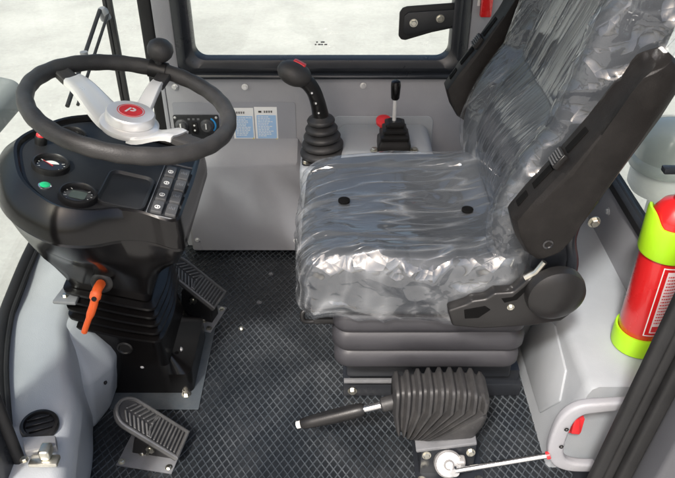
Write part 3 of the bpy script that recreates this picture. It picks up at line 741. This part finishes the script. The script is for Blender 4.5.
# ------------------------------------------------------------------ seat
seat = thing('driver_seat', (.22, 1.42, 0), 'dark grey driver seat with two raised black armrests on grey bellows', 'seat')
CC = Vector((.155, 1.400, .442)); CS = (.455, .470, .152)
def cush(p):
    x, y, z = p
    if z > 0:
        k = sstep(0, .06, z)
        bol = (.020 if y > 0 else .010) * sstep(.07, .21, abs(y)) - .030 * math.exp(-((y + .01) / .13) ** 2 - ((x - .11) / .13) ** 2) + .012 * sstep(.12, .22, x)
        seam = -.006 * math.exp(-((abs(y) - .150) / .008) ** 2)
        fr = -.018 * sstep(-.14, -.23, x)
        z += k * (bol + seam + fr)
    y *= 1 - (.15 if y > 0 else .055) * sstep(.02, -.24, x)
    x -= .010 * math.cos(y / .246 * 1.4) if x < 0 else 0
    return Vector((x, y, z))
t_ = softbox(CS, .040, (26, 30, 8), cush); bmesh.ops.translate(t_, vec=CC, verts=t_.verts)
b = B(); b.join(t_); b.build('seat_cushion', M['seat'], seat, ang=80)
HB = Vector((.378, 1.412, .475))
def backbend(p, w0=.0):
    """local back: x = thickness (front is -x), y = width, z = height from the hinge"""
    x, y, z = p; h = z + .33
    fx = -.045 * math.sin(min(1, max(0, h / .34)) * PI) + .245 * max(0, h - .08) ** 1.25
    side = 1 - .10 * sstep(.42, .68, h) + .02 * math.sin(h * 5)
    if x < 0:
        bol = -.036 * sstep(.13, .225, abs(y)) + .006 * math.exp(-((abs(y) - .148) / .008) ** 2)
        x += bol * sstep(0, -.04, x) * (1 - .2 * sstep(.4, .6, h))
    return Vector((HB.x + x + fx + .055, HB.y + y * side, HB.z + h))
t_ = softbox((.110, .472, .70), .042, (6, 30, 44), backbend)
b = B(); b.join(t_); b.build('backrest', M['seat'], seat, ang=80)
# suspension bellows, base, fore-aft handle
b = B()
def sx(g, z): return [(x + .207, y + 1.405, z) for x, y in rrect(.43 + g, .42 + g, .035, 6)]
b.loft([sx(-.04, .190), sx(-.012, .194), sx(0, .205), sx(0, .226), sx(-.010, .240), sx(-.022, .246), sx(-.004, .252), sx(.008, .262), sx(.008, .288), sx(-.002, .300), sx(-.012, .306), sx(.002, .311), sx(.006, .322), sx(.004, .345), sx(-.01, .356), sx(-.05, .362)])
b.build('suspension_bellows', M['susp'], seat, ang=50)
b = B(); b.box((.022, 1.275, .085), (.43, 1.57, .190), .006); b.box((.014, 1.285, .006), (.468, 1.58, .050), .004); b.box((.03, 1.30, .05), (.46, 1.56, .085))
sb = b.build('seat_base', M['frame'], seat)
for x, z in ((.038, .065), ): screw(sb, (x, 1.284, .028), (0, -1, 0), .009, 'steel')
b = B(); b.box((.016, 1.264, .075), (.20, 1.2745, .084), .001); b.build('slide_rail', M['plate'], seat)
b = B(); b.tube(smooth_path([(.02, 1.232, .327), (-.045, 1.225, .317), (-.074, 1.222, .320), (-.079, 1.222, .338), (-.072, 1.226, .346), (-.045, 1.232, .345), (.02, 1.238, .345)], 5), .0055, 10); b.box((-.055, 1.218, .311), (.005, 1.234, .327), .004)
b.build('slide_handle', M['black'], seat)
# side brackets with round recliner covers and armrests; mirrored about the seat's middle
brk = [(.225, .436), (.262, .452), (.272, .462), (.300, .466), (.315, .482), (.352, .484), (.376, .516), (.405, .530), (.480, .50), (.478, .425), (.462, .407), (.40, .394), (.30, .386), (.238, .394)]
arm = [(.318, .676), (.330, .640), (.352, .604), (.372, .590), (.398, .600), (.420, .628), (.466, .722), (.500, .80), (.538, .885), (.556, .938), (.552, .966), (.530, .984), (.505, .976), (.484, .946), (.436, .862), (.385, .780), (.345, .722)]
MID = 1.412
def yy(o, s_): return MID + s_ * o            # o = distance outward from the seat's middle
for s_ in (-1, 1):
    b = B(); b.prism([(x, yy(.262, s_), z) for x, z in brk], (0, .030 * s_, 0), .006, 3)
    sp = b.build('side_bracket', M['black'], seat, ang=30)
    b = B(); b.prism([(x, yy(.289, s_), z) for x, z in ((.258, .440), (.300, .450), (.312, .440), (.290, .418), (.262, .416))], (0, .0045 * s_, 0), .001, 1); b.build('recess_shade', M['shade_button'], sp)  # raised plate, its black paints the shade of a recess
    b = B(); b.prism([(x, yy(.290, s_), z) for x, z in ((.330, .470), (.352, .474), (.372, .500), (.380, .512), (.388, .506), (.362, .466), (.338, .458))], (0, .003 * s_, 0), .001, 1); b.build('slot', M['shade_button'], sp)  # slot shade painted as a black plate
    screw(sp, (.352, yy(.292, s_), .447), (0, s_, 0), .0055, 'steel', 'screw')
    b = B(); b.lathe([(.060, 0), (.0605, .012), (.058, .022), (.048, .029), (.025, .034), (.001, .035)], (.434, yy(.286, s_), .487), (.08, s_, 0), 44); b.build('recliner_cover', M['black'], seat)
    # hinge stem behind the armrest
    b = B(); b.tube(smooth_path([(.470, yy(.255, s_), .46), (.472, yy(.256, s_), .53), (.455, yy(.258, s_), .60), (.470, yy(.258, s_), .68), (.50, yy(.25, s_), .76)], 5), .012, 10); b.box((.385, yy(.25, s_) - .012, .52), (.46, yy(.25, s_) + .012, .60), .008)
    b.build('hinge_stem', M['frame'], seat)
    b = B(); b.tube([(.372, yy(.284, s_), .515), (.392, yy(.284, s_), .530), (.405, yy(.284, s_), .556)], .006, 8); b.build('hinge_link', M['steel'], seat)
    # armrest body: tapered section, inner rings narrower so that it has a padded shoulder
    b = B(); ctr = Vector((.44, .79))
    ao = -.048 if s_ > 0 else 0
    def aring(g, o): return [(x + ao + (ctr.x - x) * g * 1.2 * (1 if True else 0), yy(o, s_), z + (ctr.y - z) * g * .35) for x, z in arm]
    b.loft([aring(.14, .262), aring(.03, .266), aring(0, .276), aring(0, .312), aring(.05, .326), aring(.16, .334), aring(.30, .337)])
    ar = b.build('armrest', M['arm'], seat, ang=42)
    bv = ar.modifiers.new('soft', 'BEVEL'); bv.width = .004; bv.segments = 3; bv.limit_method = 'ANGLE'; bv.angle_limit = R(25)
    d = Vector((.436 - .345, 0, .862 - .722)).normalized(); nx = Vector((-d.z, 0, d.x))
    def slot(t0, t1, o0, o1, mat, name, h=.0015):
        p = Vector((.345 + ao, 0, .722)); a_, c_ = p + d * t0 + nx * -.004, p + d * t1 + nx * -.004
        b = B(); b.prism([(a_.x, yy(o0, s_), a_.z), (c_.x, yy(o0, s_), c_.z), (c_.x, yy(o1, s_), c_.z), (a_.x, yy(o1, s_), a_.z)], nx * (.004 + h), .0008, 1)
        return b.build(name, M[mat], ar)
    slot(-.030, -.002, .286, .304, 'shade_button', 'slot'); slot(.014, .062, .286, .304, 'shade_button', 'slot'); slot(.100, .150, .286, .304, 'shade_button', 'slot')  # raised black pads paint the shade of open slots
    cp = slot(.066, .096, .278, .312, 'black', 'clip', .007)
    p = Vector((.345 + ao, 0, .722)); b = B()
    for k in range(5):
        a_ = p + d * (.070 + k * .0055) + nx * .007; b.box((-.0012, -.013, 0), (.0012, .013, .003)); 
        mt = Matrix((d, Vector((0, 1, 0)), nx)).transposed().to_4x4(); mt.translation = Vector((a_.x, yy(.295, s_), a_.z))
        bmesh.ops.transform(b.bm, matrix=mt, verts=b.bm.verts[-8:])
    b.build('clip_ribs', M['rocker'], ar, flat=True)
    b = B(); b.lathe([(.010, 0), (.010, .003), (.007, .004), (.005, .001), (.001, .001)], (.386 + ao, yy(.335, s_), .635), (0, s_, 0), 24); b.build('pivot_cap', M['dial'], ar)
    b = B(); b.prism([(.508, yy(.268, s_), .962), (.548, yy(.268, s_), .946), (.552, yy(.268, s_), .958), (.528, yy(.268, s_), .979)], (0, .030 * s_, 0), .004, 2); b.xf(Matrix.Translation((ao, 0, .007))); b.build('end_plate', M['alu'], ar)
screw(seat, (.492, yy(.262, -1), .635), (0, -1, 0), .009, 'steel')
for x, y in ((.025, 1.40), (.300, 1.40)):
    q = cush((x - CC.x, y - CC.y, CS[2] / 2)) + CC + Vector((0, 0, .0095))
    b = B(); b.lathe([(.0135, -.002), (.0135, .003), (.010, .0045), (.001, .005)], q, (0, 0, 1), 20); b.build('upholstery_button', M['shade_button'], seat)
for y, h in ((1.33, .17), (1.47, .44)):
    p = backbend((-.055, y - HB.y, h - .33)); b = B(); b.lathe([(.012, -.004), (.012, .004), (.009, .006), (.001, .0065)], (p.x, p.y, p.z), (-1, 0, .25), 20); b.build('upholstery_button', M['frame'], seat)

# ------------------------------------------------------------------ clear plastic covers over cushion and back
def ridged(p, f, seed=0):
    n_ = noise.fractal(Vector((p[0] * f[0] + seed, p[1] * f[1] + seed * .7, p[2] * f[2] - seed)), .8, 2.0, 3)
    return 1 - min(1, abs(n_) * 2.2)
pc = None
def outward(p, h, k=5):
    v = Vector([math.copysign(abs(a_ / b_) ** k, a_) for a_, b_ in zip(p, h)])
    return v.normalized() if v.length > 1e-9 else v
def cush_cover(p):
    q = cush(p); x, y, z = p
    nrm = outward((x, y, z), (CS[0] / 2, CS[1] / 2, CS[2] / 2))
    w_ = .005 + .005 * ridged((x + y * .5, y - x * .35, z), (2.2, 4.5, 4)) ** 2
    sd = sstep(.14, .21, -y)
    w_ += sd * (.008 * ridged((x + z * .5, 0, z - x * .3), (4, 1, 6), 7) ** 2 + .002 * ridged((x - z * .7, 0, z), (14, 1, 14), 5) ** 3)
    w_ += .007 * sstep(-.12, -.2, x) * ridged((0, y, z), (1, 9, 7), 9) ** 2
    return q + nrm * w_
t_ = softbox((CS[0] + .004, CS[1] + .004, CS[2] + .008), .042, (100, 120, 30), cush_cover, 14); bmesh.ops.translate(t_, vec=CC + Vector((0, 0, -.002)), verts=t_.verts)
b = B(); b.join(t_); b.build('plastic_cover', M['film'], label='clear wrinkled plastic film wrapped over the seat cushion', cat='plastic cover', ang=180)
def back_cover(p):
    q = backbend(p); x, y, z = p; h = z + .33
    out = outward((x, y, 0), (.058, .239, 1))
    s_ = y + h * .36
    w_ = .005 + .0032 * ridged((0, s_, h), (1, 6, .3), 2) ** 2
    sd = sstep(.18, .23, -y)
    w_ = w_ * (1 - sd) + sd * (.006 + .014 * ridged((x + .5 * h, y, h - x), (6, 1, 5), 6) ** 2 + .003 * ridged((x - .4 * h, y, h + x), (14, 1, 10), 8) ** 3 + .016 * sstep(.25, .6, h))
    return q + out * w_
t_ = softbox((.116, .478, .706), .044, (30, 110, 170), back_cover, 12)
b = B(); b.join(t_); b.build('plastic_cover', M['filmb'], label='clear crinkled plastic film bag over the seat backrest', cat='plastic cover', ang=180)

# ------------------------------------------------------------------ parking brake lever
pk = thing('parking_brake', (.24, 1.10, 0), 'parking brake lever with a dark grip and a fan shaped rubber bellows', 'brake lever')
b = B(); g0, g1 = Vector((-.083, 1.10, .116)), Vector((.060, 1.10, .166)); ax = (g1 - g0)
b.lathe([(.0095, 0), (.0125, .004), (.0145, .03), (.0165, .08), (.0165, .125), (.0150, .145), (.012, ax.length)], g0, ax, 24); b.build('grip', M['black'], pk)
b = B(); b.lathe([(.0085, -.010), (.0085, .002)], g0, ax, 18); b.build('release_button', M['white'], pk)
b = B(); b.cyl(g1 - ax.normalized() * .01, g1 + ax.normalized() * .085, .0085); b.build('rod', M['chrome'], pk)
b = B(); b.lathe([(.013, 0), (.017, .004), (.017, .030), (.026, .036), (.028, .042)], g1 + ax.normalized() * .040, ax, 24); b.build('boot_neck', M['boot'], pk)
pv = Vector((.176, 1.10, .086)); nf = 9; rg = []
def belpt(t, v):
    xk = lerp(.120, .326, t); zt = .252 + .012 * math.sin(t * PI) - .012 * sstep(.85, 1, t); zm = .190 + .016 * t
    top = Vector((xk, 0, zt)); mid = Vector((xk, 0, zm)); cv = Vector((lerp(.133, .196, t ** .8), 0, lerp(.112, .099, min(1, t * 3))))
    return mid.lerp(top, (v - .5) / .5) if v > .5 else cv.lerp(mid, v / .5)
for k in range(nf):
    for f_, dt in ((.0, 0), (1., .26), (1., .50), (.0, .76)):
        t = (k + dt) / (nf - .24); hy = lerp(.042, .049, t) - .011 * (1 - f_); ring = []
        n_ = 22
        for i in range(n_ * 2):
            # rounded outline in (v, y)
            ang_ = 2 * PI * i / (n_ * 2); cx_, sy_ = math.cos(ang_), math.sin(ang_)
            vv = .5 + .5 * math.copysign(abs(cx_) ** .35, cx_) * (1 - .12 * (1 - f_)); yy_ = hy * math.copysign(abs(sy_) ** .35, sy_)
            ring.append(belpt(t, vv) + Vector((0, 1.10 + yy_, 0)))
        rg.append(ring)
b = B(); b.loft(rg); b.build('bellows', M['boot'], pk, ang=45)
b = B(); b.prism([(.180, 1.058, .097), (.305, 1.058, .110), (.322, 1.058, .150), (.330, 1.058, .186), (.310, 1.058, .192), (.262, 1.058, .150)], (0, .084, 0), .012, 4); b.build('boot_base', M['boot'], pk, ang=50)
dr = Vector((math.cos(R(11)), 0, math.sin(R(11)))); nz = Vector((-dr.z, 0, dr.x))
mt = Matrix((dr, Vector((0, 1, 0)), nz)).transposed().to_4x4(); mt.translation = pv
b = B(); b.box((.0, -.055, -.003), (.136, .055, .007), .003); b.xf(mt); b.build('boot_rim', M['plate'], pk)
b = B(); b.prism([(.188, 1.048, .006), (.188, 1.048, .085), (.31, 1.048, .106), (.31, 1.048, .006)], (0, .095, 0), .003); b.box((.178, 1.015, .0053), (.335, 1.165, .010), .001)
bk = b.build('bracket', M['frame'], pk)
for x, y, z, n_ in ((.192, 1.028, .010, (0, 0, 1)), (.322, 1.03, .010, (0, 0, 1)), (.20, 1.046, .075, (0, -1, .3)), (.298, 1.046, .085, (0, -1, .3)), (.192, 1.15, .010, (0, 0, 1))): screw(bk, (x, y, z), n_, .0075, 'steel')
b = B(); b.lathe([(.004, 0), (.030, .002), (.031, .006), (.031, .024), (.027, .029), (.012, .031), (.008, .036), (.001, .036)], (.247, 1.043, .056), (0, -.75, .62), 40); b.box((.262, 1.020, .060), (.285, 1.045, .082), .006, 3)
b.build('adjuster_disc', M['castalu'], pk)
b = B(); b.cyl((.252, 1.003, .075), (.445, .992, .142), .0062, .0062, 14); b.lathe([(.010, -.004), (.010, .010)], (.257, 1.006, .074), (0, -1, .3), 16)
b.build('linkage_rod', M['chrome'], pk)

# ------------------------------------------------------------------ grab handle at the door, red reflector
gh = thing('grab_handle', (.50, 1.03, .10), 'grey C shaped grab handle at the lower right beside the door post', 'handle')
b = B(); C = smooth_path([(.585, 1.0, .296), (.530, 1.0, .290), (.492, 1.0, .282), (.470, 1.0, .255), (.462, 1.0, .205), (.463, 1.0, .155), (.478, 1.0, .120), (.510, 1.0, .103), (.555, 1.0, .100)], 6); rg = []
for i, p in enumerate(C):
    a_ = C[max(0, i - 1)]; c_ = C[min(len(C) - 1, i + 1)]; t = (c_ - a_).normalized(); n_ = Vector((-t.z, 0, t.x))
    w_ = lerp(.024, .034, math.sin(PI * i / (len(C) - 1)))
    rg.append([p + n_ * x + Vector((0, y, 0)) for x, y in rrect(w_, .022, .007, 4)])
b.loft(rg); hbar = b.build('bar', M['grey'], gh, ang=50)
for p in ((.470, .9865, .232), (.469, .9865, .178)): screw(gh, p, (0, -1, 0), .0035, 'black', 'screw')
b = B(); b.cyl((.445, .992, .142), (.452, .992, .145), .0085); b.build('rod_socket', M['redp'], gh)
b = B(); b.prism([(.503, 1.03, .165), (.524, 1.03, .162), (.514, 1.03, .212), (.503, 1.03, .216)], (0, .012, 0), .003, 2)
b.prism([(.500, 1.041, .155), (.530, 1.041, .155), (.530, 1.041, .20), (.500, 1.041, .20)], (0, .03, 0), .002)
b.build('reflector', M['redp'], label='small red reflector framed by the grey C shaped handle', cat='reflector')

# ------------------------------------------------------------------ air vent and latch on the left moulding
av = thing('air_vent', (-.572, .935, .300), 'round black air vent set in the grey moulding at lower left', 'air vent')
vn = Vector((.10, -.05, 1)).normalized()
b = B(); b.lathe([(.036, -.004), (.036, .004), (.034, .007), (.029, .008), (.027, .004), (.027, -.002)], (-.578, .937, .302), vn, 44, cap=False); b.build('ring', M['black'], av)
b = B(); b.lathe([(.0275, 0), (.0275, .003), (.025, .0045)], (-.578, .937, .300), vn, 40); b.build('shutter', M['panelblk'], av)
b = B()
for k in (-1, 0, 1):
    w_ = .025 if k == 0 else .021; b.box((-w_, k * .014 - .0016, .004), (w_, k * .014 + .0016, .010), .001, 1)
q = Vector((0, 0, 1)).rotation_difference(vn).to_matrix().to_4x4(); q.translation = Vector((-.578, .937, .300)); b.xf(q @ Matrix.Rotation(R(25), 4, 'Z')); b.build('slats', M['black'], av)
dl = thing('door_latch', (-.545, .855, .30), 'grey metal door latch at the bottom left corner, below the round vent', 'latch')
b = B(); b.prism([(-.592, .893, .305), (-.530, .897, .305), (-.520, .872, .305), (-.575, .86, .305)], (0, 0, .018), .003); b.build('body', M['plate'], dl)
b = B(); b.box((-.565, .838, .302), (-.512, .862, .312), .003); b.box((-.545, .845, .312), (-.525, .872, .335), .005, 3); b.build('striker', M['steel'], dl)
screw(dl, (-.575, .850, .310), (0, 0, 1), .006, 'steel')

# ------------------------------------------------------------------ fire extinguisher
fe = thing('fire_extinguisher', (.672, 1.20, .272), 'red fire extinguisher held in lime green rubber cups at the right edge', 'fire extinguisher')
fx = Vector((.675, 1.20, 0))
b = B(); b.lathe([(.046, .290), (.049, .296), (.049, .60), (.046, .625), (.034, .645), (.016, .655), (.014, .68)], fx, (0, 0, 1), 48); cy_ = b.build('cylinder', M['red'], fe)
b = B(); b.lathe([(.050, .273), (.055, .276), (.056, .283), (.056, .318), (.0545, .324), (.0495, .324), (.0492, .30)], fx, (0, 0, 1), 48); b.build('lower_cup', M['lime'], fe)
b = B()
rg = []
for i in range(49):
    a = 2 * PI * i / 48; up = .028 * sstep(.55, 1., math.cos(a - R(170)))
    rg.append([(fx.x + r * math.cos(a), fx.y + r * math.sin(a), z) for r, z in ((.0495, .535), (.0545, .532), (.0565, .537), (.0565, .600 + up), (.0545, .606 + up), (.0495, .606 + up))])
b.loft(rg[:-1], wrap=True); b.build('upper_cup', M['lime'], fe)
def sector(b, r, a0, a1, z0, z1):
    pts0 = [(fx.x + r * math.cos(R(a)), fx.y + r * math.sin(R(a))) for a in [lerp(a0, a1, k / 14) for k in range(15)]]
    b.loft([[(x, y, z0) for x, y in pts0], [(x, y, z1) for x, y in pts0]], closed=False)
b = B(); sector(b, .0494, 250, 322, .338, .520); lb = b.build('label_border', M['white'], cy_)
b = B(); sector(b, .0496, 252.5, 320, .3405, .5175); b.build('label_red', M['red'], cy_)
b = B(); sector(b, .0498, 262, 314, .347, .511); b.build('label_panel', M['pink'], cy_)
b = B(); rl = random.Random(8)
sector(b, .0500, 265, 281, .350, .366); sector(b, .0500, 285, 300, .350, .366)
for k in range(16):
    a0_ = 266.
    while a0_ < 306:
        a1_ = a0_ + rl.uniform(2, 6); sector(b, .0500, a0_, a1_, .374 + k * .0082, .3775 + k * .0082); a0_ = a1_ + 1.2
b.build('label_print', M['redp'], cy_)
b = B(); b.lathe([(.016, .68), (.02, .685), (.02, .71), (.012, .72)], fx, (0, 0, 1), 20); b.box((.62, 1.19, .715), (.73, 1.21, .727), .003); b.build('valve', M['frame'], fe)

# ------------------------------------------------------------------ outside and on the posts
hm_ = thing('emergency_hammer', (.402, 1.95, .775), 'red emergency hammer clipped to the post behind the seat', 'hammer')
b = B(); b.prism([(x + .401, 1.9565, y + .85) for x, y in rrect(.032, .155, .006)], (0, -.016, 0), .004, 2); b.build('handle', M['red'], hm_)
b = B(); b.cyl((.372, 1.945, .935), (.43, 1.945, .935), .011); b.build('head', M['steel'], hm_)
b = B(); b.box((.377, 1.952, .80), (.384, 1.9565, .92), .001); b.build('clip', M['white'], hm_)
wc = thing('window_clamp', (.25, 1.966, .70), 'black window latch plate with two bolts at the corner of the side pane', 'window latch')
b = B(); cl_pts = [(.172, .700), (.172, .775), (.180, .786), (.192, .789), (.345, .798), (.345, .742), (.255, .716), (.192, .694), (.180, .692)]
cl_pts = [(.170, .712), (.170, .778), (.178, .790), (.190, .794), (.322, .804), (.322, .735), (.262, .722), (.190, .700), (.178, .702)]
b.prism([(x, 1.9755, z) for x, z in cl_pts], (0, -.008, 0), .003, 2); b.build('gasket', M['rubber'], wc)
b = B(); b.prism([(x, 1.9672, z) for x, z in ((.182, .728), (.182, .770), (.194, .780), (.350, .790), (.350, .746), (.262, .734), (.194, .716))], (0, -.007, 0), .002, 2); b.build('plate', M['panelblk'], wc)
for x, z in ((.209, .752), (.281, .764)): screw(wc, (x, 1.960, z), (0, -1, 0), .0085, 'steel')
wip = thing('wiper', (-.78, 2.30, .30), 'dark twin arm wiper outside the front window beyond the steering wheel', 'wiper')
b = B(); b.cyl((-.785, 2.38, .655), (-.795, 1.96, .505), .0065); b.cyl((-.765, 2.40, .640), (-.775, 1.99, .495), .0050); b.build('arm', M['rubber'], wip)
b = B(); b.lathe([(.018, 0), (.018, .03), (.012, .04)], (-.775, 2.40, .62), (-.2, -.2, 1), 20); b.lathe([(.012, 0), (.012, .02)], (-.79, 2.17, .572), (0, 0, 1), 16); b.build('pivot', M['plate'], wip)
b = B(); b.box((-.792, 2.44, .15), (-.780, 2.46, 1.15), .003); b.box((-.776, 2.44, .15), (-.762, 2.462, 1.15), .003); b.build('blade', M['rubber'], wip)
wl = thing('work_lamp', (1.02, 1.97, -.9), 'pale grey domed work lamp outside the rear window, beyond the raised armrest', 'work lamp')
b = B(); b.lathe([(.022, -.9), (.022, .20), (.085, .215), (.098, .235), (.098, .29), (.090, .302)], (1.02, 1.97, 0), (0, 0, 1), 40); b.build('base', M['lampw'], wl)
b = B(); b.lathe([(.110, .303), (.114, .312), (.110, .330), (.102, .338), (.104, .365), (.096, .41), (.07, .44), (.03, .452), (.001, .455)], (1.02, 1.97, 0), (0, 0, 1), 40); b.build('dome', M['lampg'], wl)

# ------------------------------------------------------------------ camera, light, view
cam = bpy.data.cameras.new('camera'); co = bpy.data.objects.new('camera', cam); COL.objects.link(co)
cam.sensor_width = 36; cam.lens = 36 * 720 / 675; cam.clip_start = .02; cam.clip_end = 500
co.location = (0, 0, 1.40); co.rotation_euler = (R(90 - 35), 0, 0); S.camera = co
SUN_E, SUN_AZ = R(50), R(203)        # azimuth measured from +Y towards +X
w = bpy.data.worlds.new('World'); S.world = w; w.use_nodes = True; nt = w.node_tree
sky = nt.nodes.new('ShaderNodeTexSky'); sky.sky_type = 'NISHITA'; sky.sun_disc = False
sky.sun_elevation = SUN_E; sky.sun_rotation = SUN_AZ; sky.dust_density = 6; sky.air_density = 1.0
bg = nt.nodes['Background']; nt.links.new(sky.outputs[0], bg.inputs[0]); bg.inputs[1].default_value = .13
sl = bpy.data.lights.new('sun', 'SUN'); sl.energy = 2.0; sl.angle = R(6); sl.color = (1, .975, .94)
so = bpy.data.objects.new('sun', sl); COL.objects.link(so)
dv = Vector((math.sin(SUN_AZ) * math.cos(SUN_E), math.cos(SUN_AZ) * math.cos(SUN_E), math.sin(SUN_E)))
so.rotation_euler = dv.to_track_quat('Z', 'Y').to_euler(); so.location = dv * 6
S.view_settings.view_transform = 'Standard'; S.view_settings.look = 'None'; S.view_settings.exposure = 0.95; S.view_settings.gamma = 1
S.render.engine = 'CYCLES'; S.cycles.max_bounces = 10; S.cycles.transparent_max_bounces = 24; S.cycles.diffuse_bounces = 5
S.cycles.use_denoising = True
